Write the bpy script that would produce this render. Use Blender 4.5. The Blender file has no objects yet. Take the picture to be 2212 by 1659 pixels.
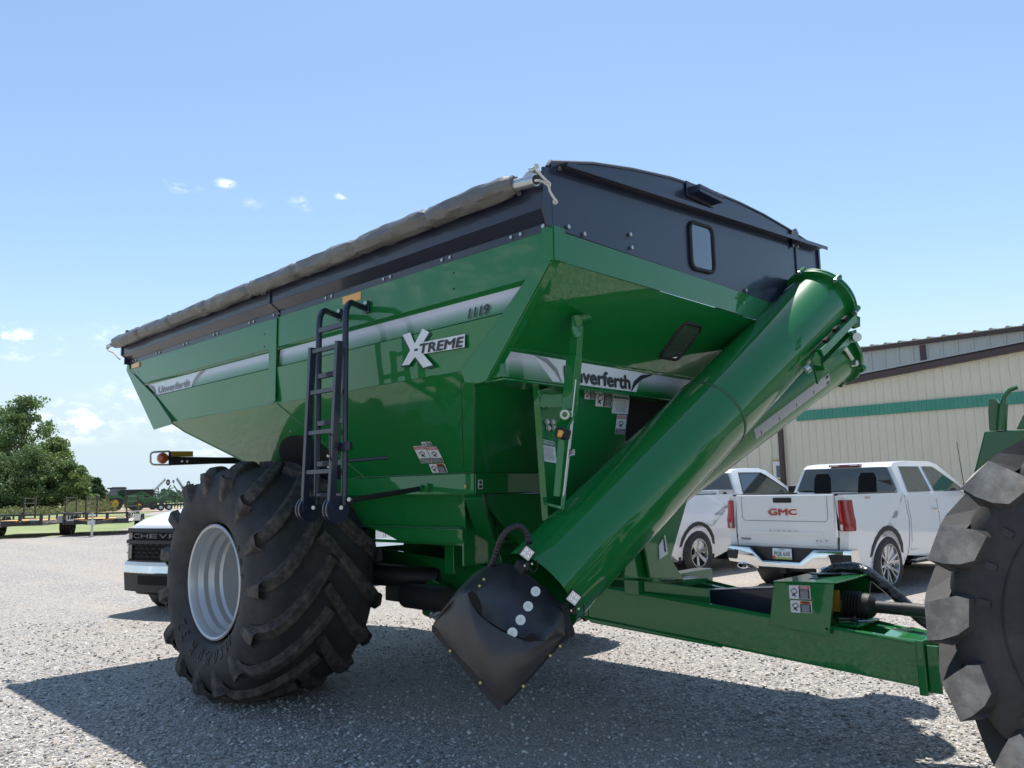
import bpy, bmesh, math, random
from mathutils import Vector, Matrix, noise
from math import sin, cos, pi, radians, atan2, sqrt
random.seed(7)
scene = bpy.context.scene
# ------------------------------------------------------------------ camera
cam_d = bpy.data.cameras.new('camera'); cam = bpy.data.objects.new('camera', cam_d)
scene.collection.objects.link(cam); scene.camera = cam
cam_d.sensor_fit = 'HORIZONTAL'; cam_d.sensor_width = 36.0; cam_d.lens = 1700.354/2212*36
cam_d.clip_start = 0.05; cam_d.clip_end = 4000
YAW, PIT, ROL = -0.76511, 0.13441, -0.020226
CAM = Vector((3.55204, -4.89984, 1.57031))
_w = Vector((sin(YAW)*cos(PIT), cos(YAW)*cos(PIT), sin(PIT)))
_r0 = Vector((cos(YAW), -sin(YAW), 0)); _u0 = _r0.cross(_w)
_r = _r0*cos(ROL)+_u0*sin(ROL); _u = -_r0*sin(ROL)+_u0*cos(ROL)
cam.matrix_world = Matrix(((_r.x, _u.x, -_w.x, CAM.x), (_r.y, _u.y, -_w.y, CAM.y), (_r.z, _u.z, -_w.z, CAM.z), (0, 0, 0, 1)))
# ------------------------------------------------------------------ light
SUN = Vector((-0.75, 0.98, 3.3)).normalized()
sd = bpy.data.lights.new('sun', 'SUN'); sun = bpy.data.objects.new('sun', sd); scene.collection.objects.link(sun)
sd.energy = 4.3; sd.angle = radians(0.53); sd.color = (1.0, 0.955, 0.88)
sun.rotation_euler = SUN.to_track_quat('Z', 'Y').to_euler()
world = bpy.data.worlds.new('World'); scene.world = world; world.use_nodes = True
wn = world.node_tree.nodes; wl = world.node_tree.links
bg = wn['Background']; sky = wn.new('ShaderNodeTexSky'); sky.sky_type = 'NISHITA'; sky.sun_disc = False
sky.sun_elevation = math.asin(SUN.z); sky.sun_rotation = atan2(SUN.x, SUN.y)
sky.altitude = 0; sky.air_density = 1.35; sky.dust_density = .35; sky.ozone_density = 3.0
bg.inputs['Strength'].default_value = 0.106
geo = wn.new('ShaderNodeNewGeometry'); neg = wn.new('ShaderNodeVectorMath'); neg.operation = 'SCALE'; neg.inputs['Scale'].default_value = -1
wl.new(geo.outputs['Incoming'], neg.inputs[0])
nz = wn.new('ShaderNodeTexNoise'); nz.inputs['Scale'].default_value = 34; nz.inputs['Detail'].default_value = 6; nz.inputs['Roughness'].default_value = .62
vs = wn.new('ShaderNodeVectorMath'); vs.operation = 'MULTIPLY'; vs.inputs[1].default_value = (1, 1, 2.0)
wl.new(neg.outputs[0], vs.inputs[0]); wl.new(vs.outputs[0], nz.inputs['Vector'])
# small fair-weather clouds: (azimuth deg, elevation deg, half width deg, strength)
CL = [(-67.2, 20.7, 1.3, .75), (-64.4, 21.1, .7, 1.1), (-62.6, 20.0, .9, .35), (-59, 20.2, 1.1, .6), (-56.2, 20.9, .6, .8), (-54.9, 19.6, .5, .6),
      (-76.2, 9.7, 2.3, 1.3), (-71.3, 10.5, 1.8, .35), (-69.4, 6.6, 2.6, .75), (-67, 5.2, 3.6, .7), (-73, 5.0, 3.4, .8), (-66.3, 7.2, 2.2, .45),
      (-64.5, 3.4, 4.2, .45), (-59, 3.3, 5, .35), (-85, 8, 5, .8), (-100, 12, 9, .8), (-130, 18, 14, .8), (-150, 10, 12, .9), (100, 14, 12, .8), (60, 9, 10, .6), (150, 20, 16, .8), (20, 12, 6, .5)]
acc = None
for az, el, wd, st in CL:
    az, el, wd = radians(az), radians(el), radians(wd)
    c = Vector((sin(az)*cos(el), cos(az)*cos(el), sin(el)))
    s = wn.new('ShaderNodeVectorMath'); s.operation = 'SUBTRACT'; s.inputs[1].default_value = c; wl.new(neg.outputs[0], s.inputs[0])
    m = wn.new('ShaderNodeVectorMath'); m.operation = 'MULTIPLY'; m.inputs[1].default_value = (1, 1, 2.1); wl.new(s.outputs[0], m.inputs[0])
    l = wn.new('ShaderNodeVectorMath'); l.operation = 'LENGTH'; wl.new(m.outputs[0], l.inputs[0])
    r = wn.new('ShaderNodeMapRange'); r.interpolation_type = 'SMOOTHSTEP'
    r.inputs['From Min'].default_value = 0; r.inputs['From Max'].default_value = wd*1.25; r.inputs['To Min'].default_value = st; r.inputs['To Max'].default_value = 0
    wl.new(l.outputs['Value'], r.inputs['Value'])
    if acc is None: acc = r.outputs[0]
    else:
        a = wn.new('ShaderNodeMath'); a.operation = 'MAXIMUM'; wl.new(acc, a.inputs[0]); wl.new(r.outputs[0], a.inputs[1]); acc = a.outputs[0]
th = wn.new('ShaderNodeMapRange'); th.interpolation_type = 'SMOOTHSTEP'; th.inputs['From Min'].default_value = .46; th.inputs['From Max'].default_value = .66
wl.new(nz.outputs['Fac'], th.inputs['Value'])
ml = wn.new('ShaderNodeMath'); ml.operation = 'MULTIPLY'; ml.use_clamp = True; wl.new(acc, ml.inputs[0]); wl.new(th.outputs[0], ml.inputs[1])
mx = wn.new('ShaderNodeMixRGB'); mx.inputs['Color2'].default_value = (8.4, 8.7, 9.2, 1)
hzs = wn.new('ShaderNodeSeparateXYZ'); wl.new(neg.outputs[0], hzs.inputs[0])
hzr = wn.new('ShaderNodeMapRange'); hzr.interpolation_type = 'SMOOTHERSTEP'; hzr.inputs['From Min'].default_value = -.02; hzr.inputs['From Max'].default_value = .30; hzr.inputs['To Min'].default_value = .96; hzr.inputs['To Max'].default_value = 0
wl.new(hzs.outputs['Z'], hzr.inputs['Value'])
hzm = wn.new('ShaderNodeMixRGB'); hzm.inputs['Color2'].default_value = (4.1, 5.1, 5.9, 1); wl.new(hzr.outputs[0], hzm.inputs['Fac']); wl.new(sky.outputs[0], hzm.inputs['Color1'])
wl.new(ml.outputs[0], mx.inputs['Fac']); wl.new(hzm.outputs[0], mx.inputs['Color1']); wl.new(mx.outputs[0], bg.inputs['Color'])
scene.view_settings.view_transform = 'Standard'; scene.view_settings.look = 'None'
scene.view_settings.exposure = 0.62; scene.view_settings.gamma = 1
scene.render.engine = 'CYCLES'; scene.cycles.max_bounces = 8

# ------------------------------------------------------------------ materials
MATS = {}
def mat(name, col, rough=.5, metal=0, coat=0, coatr=.05, spec=.5, ior=1.5, bump=None, noise_=None, alpha=1, wear=None):
    m = bpy.data.materials.new(name); m.use_nodes = True; MATS[name] = m
    nt = m.node_tree; b = nt.nodes['Principled BSDF']
    b.inputs['Base Color'].default_value = (*col, 1); b.inputs['Roughness'].default_value = rough; b.inputs['Metallic'].default_value = metal
    b.inputs['Coat Weight'].default_value = coat; b.inputs['Coat Roughness'].default_value = coatr
    b.inputs['Specular IOR Level'].default_value = spec; b.inputs['IOR'].default_value = ior; b.inputs['Alpha'].default_value = alpha
    tc = nt.nodes.new('ShaderNodeTexCoord')
    if noise_:   # (scale, amount, colour2)
        n = nt.nodes.new('ShaderNodeTexNoise'); n.inputs['Scale'].default_value = noise_[0]; n.inputs['Detail'].default_value = 8; n.inputs['Roughness'].default_value = .65
        nt.links.new(tc.outputs['Object'], n.inputs['Vector'])
        r = nt.nodes.new('ShaderNodeMapRange'); r.inputs['From Min'].default_value = .42; r.inputs['From Max'].default_value = .68; r.inputs['To Max'].default_value = noise_[1]
        nt.links.new(n.outputs['Fac'], r.inputs['Value'])
        x = nt.nodes.new('ShaderNodeMixRGB'); x.inputs['Color1'].default_value = (*col, 1); x.inputs['Color2'].default_value = (*noise_[2], 1)
        nt.links.new(r.outputs[0], x.inputs['Fac']); nt.links.new(x.outputs[0], b.inputs['Base Color'])
        if wear:
            rr = nt.nodes.new('ShaderNodeMapRange'); rr.inputs['To Min'].default_value = rough; rr.inputs['To Max'].default_value = wear
            nt.links.new(r.outputs[0], rr.inputs['Value']); nt.links.new(rr.outputs[0], b.inputs['Roughness'])
    if bump:     # (scale, strength, distance)
        n = nt.nodes.new('ShaderNodeTexNoise'); n.inputs['Scale'].default_value = bump[0]; n.inputs['Detail'].default_value = 4
        nt.links.new(tc.outputs['Object'], n.inputs['Vector'])
        p = nt.nodes.new('ShaderNodeBump'); p.inputs['Strength'].default_value = bump[1]; p.inputs['Distance'].default_value = bump[2]
        nt.links.new(n.outputs['Fac'], p.inputs['Height']); nt.links.new(p.outputs[0], b.inputs['Normal'])
        if coat: nt.links.new(p.outputs[0], b.inputs['Coat Normal'])
    return m
GREEN = (0.004, 0.150, 0.030)
M = dict(
 green=mat('green_paint', GREEN, .42, 0, 1.0, .035, .15, 1.5, bump=(2.3, .25, .004), noise_=(1.1, .22, (.02, .13, .04))),
 greenflat=mat('green_paint_flat', GREEN, .42, 0, 1.0, .05, .15, 1.5, noise_=(1.3, .22, (.02, .13, .04))),
 weld=mat('weld_bead', (0.012, 0.10, 0.03), .5, 0, .3, .2, bump=(90, .8, .004)),
 black=mat('black_paint', (0.010, 0.014, 0.036), .45, 0, .55, .08, .5, 1.5, bump=(1.8, .2, .004)),
 blackm=mat('black_matte', (0.012, 0.012, 0.013), .6),
 dark=mat('black_and_recess_shade', (0.004, 0.004, 0.004), .9),  # near-black; also painted on flat patches as the shade of openings
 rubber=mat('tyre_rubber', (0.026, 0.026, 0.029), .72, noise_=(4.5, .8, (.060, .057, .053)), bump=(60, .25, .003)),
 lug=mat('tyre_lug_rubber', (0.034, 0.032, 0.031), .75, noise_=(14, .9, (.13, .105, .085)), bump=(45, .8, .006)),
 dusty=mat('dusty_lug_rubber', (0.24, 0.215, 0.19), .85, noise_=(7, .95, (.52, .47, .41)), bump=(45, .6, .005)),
 boot=mat('moulded_rubber', (0.032, 0.030, 0.031), .42, 0, .15, .3, noise_=(7, .45, (.055, .053, .055)), bump=(70, .25, .003)),
 tarp=mat('grey_tarp', (0.12, 0.115, 0.11), .38, noise_=(6, .5, (.19, .18, .17)), bump=(20, .7, .008)),
 galv=mat('galvanised_steel', (0.55, 0.57, 0.58), .35, .9, noise_=(12, .5, (.4, .42, .43))),
 silver=mat('silver_rim_paint', (0.52, 0.53, 0.53), .36, .45, .3, .2),
 silverd=mat('silver_disc_paint', (0.33, 0.34, 0.35), .5, .3),
 bolt=mat('zinc_bolt', (0.5, 0.5, 0.47), .35, .9),
 brass=mat('brass_bolt', (0.45, 0.33, 0.15), .4, .9),
 rope=mat('white_rope', (0.62, 0.6, 0.55), .8, bump=(160, 1, .004)),
 white=mat('white_vinyl', (0.68, 0.70, 0.72), .35, 0, .3, .1),
 ink=mat('black_ink', (0.02, 0.021, 0.026), .4),
 inkgrey=mat('grey_ink', (0.25, 0.25, 0.27), .4),
 red=mat('red_ink', (0.55, 0.03, 0.04), .4),
 orange=mat('orange_ink', (0.75, 0.16, 0.02), .4),
 labgreen=mat('label_green_ink', (0.01, 0.10, 0.06), .4),
 amber=mat('amber_reflector', (0.85, 0.36, 0.03), .3, 0, .6, .05),
 amberlamp=mat('amber_lens', (0.40, 0.07, 0.012), .2, 0, 1, .03),
 lens=mat('clear_lens', (0.52, 0.54, 0.56), .15, .5, 1, .02),
 yellow=mat('yellow_plastic', (0.42, 0.24, 0.03), .5, noise_=(10, .5, (.25, .15, .04))),
 rimyellow=mat('yellow_rim_paint', (0.70, 0.46, 0.03), .4, 0, .4, .1),
 wpaint=mat('white_car_paint', (0.82, 0.83, 0.83), .3, 0, 1.0, .03),
 chrome=mat('chrome', (0.80, 0.80, 0.80), .08, 1.0),
 chromed=mat('brushed_wheel_metal', (0.55, 0.56, 0.57), .22, .95),
 trim=mat('black_plastic_trim', (0.022, 0.022, 0.024), .55, bump=(120, .3, .001)),
 glass=mat('dark_tinted_glass', (0.008, 0.010, 0.011), .03, 0, 1, .0, .6, 1.55),
 glassg=mat('side_window_glass', (0.03, 0.045, 0.045), .03, 0, 1, .0, .7, 1.55),
 tail=mat('red_tail_lens', (0.30, 0.008, 0.014), .15, 0, 1, .02),
 tailb=mat('bright_red_lens', (0.62, 0.015, 0.02), .2, 0, 1, .02),
 plate=mat('plate_blue_white', (0.62, 0.74, 0.80), .4),
 plateg=mat('plate_green', (0.42, 0.50, 0.12), .4),
 cream=mat('cream_sheet_metal', (0.66, 0.60, 0.48), .5, noise_=(.7, .5, (.58, .52, .41))),
 greyw=mat('grey_sheet_metal', (0.43, 0.44, 0.42), .5, noise_=(.9, .5, (.38, .39, .38))),
 brown=mat('brown_trim_metal', (0.060, 0.035, 0.035), .5),
 stripe=mat('teal_stripe_metal', (0.06, 0.28, 0.20), .5, noise_=(2.5, .6, (.10, .33, .25))),
 roofm=mat('roof_metal', (0.4, 0.4, 0.4), .4, .5),
 wood=mat('yellow_lumber', (0.55, 0.33, 0.10), .7, noise_=(8, .6, (.4, .22, .07))),
 trail=mat('trailer_black_paint', (0.014, 0.014, 0.015), .45, 0, .4, .1),
 deck=mat('bright_deck', (0.62, 0.60, 0.58), .6),
 bark=mat('bark', (0.09, 0.07, 0.05), .9, bump=(20, 1, .02)),
 leafA=mat('leaf_mid', (0.16, 0.235, 0.080), .55), leafB=mat('leaf_dark', (0.105, 0.165, 0.065), .6),
 leafC=mat('leaf_yellow_green', (0.19, 0.26, 0.075), .55), leafD=mat('leaf_blue_green', (0.035, 0.065, 0.035), .6),
 weedl=mat('weed_leaf', (0.17, 0.19, 0.07), .7), jd=mat('tractor_green', (0.012, 0.11, 0.022), .35, 0, .6, .1),
)
for k in ('leafA', 'leafB', 'leafC', 'leafD', 'weedl'):
    nt = M[k].node_tree; b = nt.nodes['Principled BSDF']; b.inputs['Transmission Weight'].default_value = 0
    tr = nt.nodes.new('ShaderNodeBsdfTranslucent'); tr.inputs['Color'].default_value = b.inputs['Base Color'].default_value
    ms = nt.nodes.new('ShaderNodeMixShader'); ms.inputs['Fac'].default_value = .35
    nt.links.new(b.outputs[0], ms.inputs[1]); nt.links.new(tr.outputs[0], ms.inputs[2]); nt.links.new(ms.outputs[0], nt.nodes['Material Output'].inputs['Surface'])

def stripe_mat():   # printed halftone fade: white at the top edge to the paint's green at the bottom (UV)
    m = bpy.data.materials.new('printed_fade_stripe'); m.use_nodes = True; nt = m.node_tree; b = nt.nodes['Principled BSDF']
    uv = nt.nodes.new('ShaderNodeUVMap'); sp = nt.nodes.new('ShaderNodeSeparateXYZ'); nt.links.new(uv.outputs[0], sp.inputs[0])
    r = nt.nodes.new('ShaderNodeValToRGB'); e = r.color_ramp.elements; e[0].position = .06; e[0].color = (*GREEN, 1); e[1].position = .72; e[1].color = (.50, .50, .55, 1)
    k = e.new(.38); k.color = (.16, .28, .22, 1)
    nt.links.new(sp.outputs['Y'], r.inputs[0]); nt.links.new(r.outputs[0], b.inputs['Base Color'])
    b.inputs['Roughness'].default_value = .35; b.inputs['Coat Weight'].default_value = .8; b.inputs['Coat Roughness'].default_value = .05
    return m
M['fade'] = stripe_mat()
M['gradw'] = mat('printed_grey_scale', (.42, .42, .44), .4)

# ------------------------------------------------------------------ mesh helpers
class MB:
    def __init__(s): s.v = []; s.f = []; s.sm = []; s.uv = None
    def add(s, vs, fs, smooth=False):
        o = len(s.v); s.v += [tuple(x) for x in vs]; s.f += [tuple(i+o for i in f) for f in fs]; s.sm += [smooth]*len(fs); return s
    def box(s, x0, x1, y0, y1, z0, z1):
        return s.add([(x0, y0, z0), (x1, y0, z0), (x1, y1, z0), (x0, y1, z0), (x0, y0, z1), (x1, y0, z1), (x1, y1, z1), (x0, y1, z1)],
                     [(0, 3, 2, 1), (4, 5, 6, 7), (0, 1, 5, 4), (1, 2, 6, 5), (2, 3, 7, 6), (3, 0, 4, 7)])
    def beam(s, a, b, w, h, up=(0, 0, 1), w2=None, h2=None):
        a, b = Vector(a), Vector(b); d = (b-a).normalized(); up = Vector(up)
        if abs(d.dot(up)) > .98: up = Vector((0, 1, 0)) if abs(d.y) < .9 else Vector((1, 0, 0))
        sd_ = d.cross(up).normalized(); u = sd_.cross(d); w2 = w if w2 is None else w2; h2 = h if h2 is None else h2
        vs = [p+sd_*ww*i/2+u*hh*j/2 for p, ww, hh in ((a, w, h), (b, w2, h2)) for i, j in ((-1, -1), (1, -1), (1, 1), (-1, 1))]
        return s.add(vs, [(0, 1, 2, 3), (7, 6, 5, 4), (0, 4, 5, 1), (1, 5, 6, 2), (2, 6, 7, 3), (3, 7, 4, 0)])
    def plate(s, pts, t):   # polygon thickened along its normal (centred)
        P = [Vector(p) for p in pts]; n = Vector((0, 0, 0))
        for i in range(len(P)): n += (P[i]-P[0]).cross(P[(i+1) % len(P)]-P[0])
        n.normalize(); k = len(P)
        vs = [p+n*t/2 for p in P]+[p-n*t/2 for p in P]
        fs = [tuple(range(k)), tuple(range(2*k-1, k-1, -1))]+[(i, i+k, (i+1) % k+k, (i+1) % k) for i in range(k)]
        return s.add(vs, fs)
    def tube(s, path, r, n=10, caps=True, rs=None):
        P = [Vector(p) for p in path]; o = len(s.v); vs = []; t0 = None; nrm = None
        for i, p in enumerate(P):
            t = (P[min(i+1, len(P)-1)]-P[max(i-1, 0)]).normalized()
            if nrm is None: nrm = t.orthogonal().normalized()
            else:
                nrm = (nrm-t*nrm.dot(t)); nrm.normalize()
            b = t.cross(nrm); rr = rs[i] if rs else r
            vs += [p+(nrm*cos(2*pi*k/n)+b*sin(2*pi*k/n))*rr for k in range(n)]
        fs = [(i*n+k, i*n+(k+1) % n, (i+1)*n+(k+1) % n, (i+1)*n+k) for i in range(len(P)-1) for k in range(n)]
        s.add(vs, fs, True)
        if caps:
            m = len(P)-1; s.add(vs[:n], [tuple(range(n-1, -1, -1))]); s.add(vs[m*n:], [tuple(range(n))])
        return s
    def cyl(s, a, b, r, n=16, r2=None): return s.tube([a, b], r, n, True, [r, r if r2 is None else r2])
    def bolt(s, p, nrm, r=.012, h=.008):
        p = Vector(p); nrm = Vector(nrm).normalized(); return s.cyl(p-nrm*.002, p+nrm*h, r, 6)
    def lathe(s, prof, c, axis, n=48, smooth=True, a0=0, a1=2*pi):   # prof: (offset along axis, radius)
        c = Vector(c); ax = Vector(axis).normalized(); e1 = ax.orthogonal().normalized(); e2 = ax.cross(e1); full = abs(a1-a0-2*pi) < 1e-6
        m = n if full else n+1; vs = []
        for o, r in prof: vs += [c+ax*o+(e1*cos(a0+(a1-a0)*k/n)+e2*sin(a0+(a1-a0)*k/n))*r for k in range(m)]
        fs = [(i*m+k, i*m+(k+1) % m, (i+1)*m+(k+1) % m, (i+1)*m+k) for i in range(len(prof)-1) for k in range(n)]
        return s.add(vs, fs, smooth)
    def grid(s, rows, smooth=True, closed=False):
        m = len(rows[0]); vs = [p for r in rows for p in r]; e = m if closed else m-1
        return s.add(vs, [(i*m+k, i*m+(k+1) % m, (i+1)*m+(k+1) % m, (i+1)*m+k) for i in range(len(rows)-1) for k in range(e)], smooth)
    def mirror(s):    # add the copy mirrored in y
        o = len(s.v); s.v += [(x, -y, z) for x, y, z in s.v]; s.f += [tuple(i+o for i in reversed(f)) for f in s.f[:]]; s.sm += s.sm[:]; return s
def fixn(me):
    bm = bmesh.new(); bm.from_mesh(me); bmesh.ops.recalc_face_normals(bm, faces=bm.faces); bm.to_mesh(me); bm.free()
def link(name, me, parent=None):
    o = bpy.data.objects.new(name, me); scene.collection.objects.link(o)
    if parent: o.parent = parent
    return o
def obj(name, mb, m, parent=None, bevel=0, solid=0, recalc=True, sharp=30):
    me = bpy.data.meshes.new(name); me.from_pydata(mb.v, [], mb.f); me.update()
    if recalc: fixn(me)
    for p, s_ in zip(me.polygons, mb.sm): p.use_smooth = s_
    if any(mb.sm): me.set_sharp_from_angle(angle=radians(sharp))
    if isinstance(m, (list, tuple)):
        for x in m: me.materials.append(x)
    else: me.materials.append(m)
    o = link(name, me, parent)
    if solid:
        cnt = {}
        for p in me.polygons:
            for ek in p.edge_keys: cnt[ek] = cnt.get(ek, 0)+1
        for e in me.edges:
            if cnt.get(tuple(sorted(e.vertices)), 0) == 1: e.use_edge_sharp = True
        k = o.modifiers.new('s', 'SOLIDIFY'); k.thickness = solid; k.offset = -1
    if bevel:
        k = o.modifiers.new('b', 'BEVEL'); k.width = bevel; k.segments = 2; k.limit_method = 'ANGLE'; k.angle_limit = radians(35); k.harden_normals = False
    return o
SPLIT = {'sidewall_marks', 'rail_edge', 'tie_rope', 'bolt', 'bolt_hole', 'hinge_disc', 'side_window', 'board_bracket', 'boot_bracket', 'lug_nut', 'step_board', 'sensor', 'slot', 'led', 'lifting_eye', 'headlight', 'running_light',
 'corner_step', 'tail_light', 'axle_mount', 'flap_shade_patch', 'weld_seam', 'window_surround', 'wheel_arch', 'tongue_crossmember', 'edge_strip', 'cab_post', 'hinge_rib', 'hinge_pin', 'rail_stiffener',
 'support_post', 'wall_trim', 'side_rib', 'row_unit', 'hydraulic_fitting', 'hitch_plate', 'board_end_cap', 'jack_mount', 'brace_lug', 'reflector_strip', 'tube_plug', 'lens', 'door_seam', 'crease', 'driveline_guard', 'end_wall'}
_obj = obj
def obj(name, mb, m, parent=None, **k):
    """names in SPLIT: every connected piece becomes an object of its own"""
    if name not in SPLIT: return _obj(name, mb, m, parent, **k)
    par = list(range(len(mb.v)))
    def find(a):
        while par[a] != a: par[a] = par[par[a]]; a = par[a]
        return a
    key = {}
    for i, v in enumerate(mb.v):
        kk = (round(v[0], 4), round(v[1], 4), round(v[2], 4))
        if kk in key: par[find(i)] = find(key[kk])
        else: key[kk] = i
    for f in mb.f:
        for a in f[1:]: par[find(a)] = find(f[0])
    groups = {}
    for fi, f in enumerate(mb.f): groups.setdefault(find(f[0]), []).append(fi)
    if name == 'bolt':      # a bolt head and its washer stay together
        cen = {g: sum((Vector(mb.v[mb.f[fi][0]]) for fi in fl), Vector())/len(fl) for g, fl in groups.items()}; ks = list(groups); used = {}
        for a in ks:
            for b in used:
                if (cen[a]-cen[b]).length < .03: groups[b] += groups[a]; used[b] = 1; break
            else: used[a] = 1
        groups = {g: groups[g] for g in used}
    first = None
    for fl in groups.values():
        idx = {}; m2 = MB()
        for fi in fl:
            for a in mb.f[fi]:
                if a not in idx: idx[a] = len(m2.v); m2.v.append(mb.v[a])
            m2.f.append(tuple(idx[a] for a in mb.f[fi])); m2.sm.append(mb.sm[fi])
        o = _obj(name, m2, m, parent, **k); first = first or o
    return first
def tag(o, label, cat, group=None, kind=None):
    o['label'] = label; o['category'] = cat
    if group: o['group'] = group
    if kind: o['kind'] = kind
    return o
def thing(name, label, cat, loc=(0, 0, 0), rz=0, group=None):
    o = bpy.data.objects.new(name, None); scene.collection.objects.link(o); o.location = loc; o.rotation_euler = (0, 0, rz); o.empty_display_size = .3
    return tag(o, label, cat, group)
def sub(name, parent):
    o = bpy.data.objects.new(name, None); scene.collection.objects.link(o); o.parent = parent; o.empty_display_size = .2; return o
def uvquad(name, pts, m, parent):   # pts: bottom-left, bottom-right, top-right, top-left
    me = bpy.data.meshes.new(name); me.from_pydata([tuple(p) for p in pts], [], [(0, 1, 2, 3)]); me.update()
    uv = me.uv_layers.new(name='UVMap')
    for i, c in enumerate(((0, 0), (1, 0), (1, 1), (0, 1))): uv.data[i].uv = c
    me.materials.append(m); return link(name, me, parent)
def textmesh(body, bold=0, shear=0, ext=0, space=1):
    cu = bpy.data.curves.new('t', 'FONT'); cu.body = body; cu.size = 1; cu.offset = bold; cu.shear = shear; cu.extrude = ext; cu.space_character = space; cu.resolution_u = 3
    o = bpy.data.objects.new('t', cu); scene.collection.objects.link(o); dg = bpy.context.evaluated_depsgraph_get(); dg.update()
    me = bpy.data.meshes.new_from_object(o.evaluated_get(dg)); bpy.data.objects.remove(o); bpy.data.curves.remove(cu)
    return me
def text(name, body, p0, p1, h, up, m, parent, bold=.02, shear=0, off=.003, ext=0, space=1):
    """lettering from p0 (baseline left) to p1 (baseline right), cap height h"""
    me = textmesh(body, 0, shear, 0, space); p0, p1, up = Vector(p0), Vector(p1), Vector(up).normalized(); xd = (p1-p0); L = xd.length; xd.normalize()
    up = (up-xd*up.dot(xd)).normalized(); nn = xd.cross(up)
    xs = [v.co.x for v in me.vertices]; x0, x1 = min(xs), max(xs); ch = .71
    vs = [p0+xd*(v.co.x-x0)/(x1-x0)*L+up*v.co.y/ch*h+nn*off for v in me.vertices]
    mb = MB(); fs_ = [tuple(p.vertices) for p in me.polygons]; bpy.data.meshes.remove(me); bw = bold*h*1.1
    if bold > 0:    # heavier strokes: layers set apart in depth
        for k_, (ax_, au_) in enumerate(((0, 0), (bw, 0), (-bw, 0), (0, bw*.8), (0, -bw*.8))): mb.add([v+xd*ax_+up*au_+nn*.00025*k_ for v in vs], fs_)
    else: mb.add(vs, fs_)
    o = obj(name, mb, m, parent, recalc=False, solid=ext)
    return o

def warn_label(parent, tl, tr, bl, kind, m_head, header='DANGER', side=False):
    """safety label: white sheet with rounded look, coloured header, black text block, small pictogram"""
    tl, tr, bl = Vector(tl), Vector(tr), Vector(bl); X = tr-tl; Y = bl-tl; n = Y.cross(X).normalized()
    def q(x0, y0, x1, y1, off): return [tl+X*x0+Y*y1+n*off, tl+X*x1+Y*y1+n*off, tl+X*x1+Y*y0+n*off, tl+X*x0+Y*y0+n*off]
    def add(mb, pts): mb.add(pts, [(0, 1, 2, 3)])
    a = MB(); r = .035; ar = X.length/Y.length
    pts = [tl+X*x+Y*y+n*.0015 for x, y in ((r, 1), (1-r, 1), (1, 1-r*ar), (1, r*ar), (1-r, 0), (r, 0), (0, r*ar), (0, 1-r*ar))]
    a.add(pts, [tuple(range(8))]); base = obj('safety_label', a, M['white'], parent, recalc=False)
    h = MB(); k = MB(); w = MB(); g = MB()
    hx0 = .46 if side else .04
    hy = .2 if not side else .26
    if kind == 'important':
        add(h, q(.04, .03, .96, .25 if Y.length < X.length*1.6 else .17, .003))
        yy = .32; random.seed(int(abs(tl.x*1000)))
        while yy < .92:
            ln = random.uniform(.55, .84); add(g, q(.5-ln/2, yy, .5+ln/2, yy+.018, .003)); yy += .055 if random.random() < .8 else .09
    else:
        add(h, q(hx0, .03, .96, hy, .003)); add(k, q(hx0 if side else .04, (hy+.02) if side else .72, .96, .97, .003))
        yy = (hy+.1) if side else .76
        while yy < .93:
            ln = .36 if side else .8; cx = (hx0+.96)/2; add(w, q(cx-ln/2, yy, cx+ln/2, yy+.022, .0045)); yy += .07
        # pictogram: a tilted box / falling figure out of bars
        cx, cy = (.24, .5) if side else (.5, .46); sx = .17 if side else .25; sy = .32 if side else .16
        for (x0, y0, x1, y1, t) in ((-.9, -.3, .2, -.9, .10), (.2, -.9, .9, -.1, .10), (.9, -.1, -.2, .6, .10), (-.2, .6, -.9, -.3, .10), (-.2, .6, .5, 1.0, .16), (-.6, .9, .1, .2, .14)):
            A = tl+X*(cx+x0*sx)+Y*(cy+y0*sy)+n*.003; B = tl+X*(cx+x1*sx)+Y*(cy+y1*sy)+n*.003; d = (B-A).normalized(); s_ = d.cross(n)*(t*sx*X.length)
            k.add([A-s_, B-s_, B+s_, A+s_], [(0, 1, 2, 3)])
    obj('header', h, m_head, base, recalc=False)
    if k.v: obj('print', k, M['ink'], base, recalc=False)
    if w.v: obj('print', w, M['white'], base, recalc=False)
    if g.v: obj('print', g, M['inkgrey'], base, recalc=False)
    hh = hy-.06 if kind != 'important' else (.14 if Y.length < X.length*1.6 else .09)
    y_b = (hy-.025) if kind != 'important' else (.21 if Y.length < X.length*1.6 else .14)
    text('lettering', header, tl+X*(hx0+.1)+Y*y_b, tl+X*.9+Y*y_b, hh*Y.length, -Y, M['white'] if header != 'WARNING' else M['ink'], base, off=.0045, bold=.01)
    return base
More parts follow.
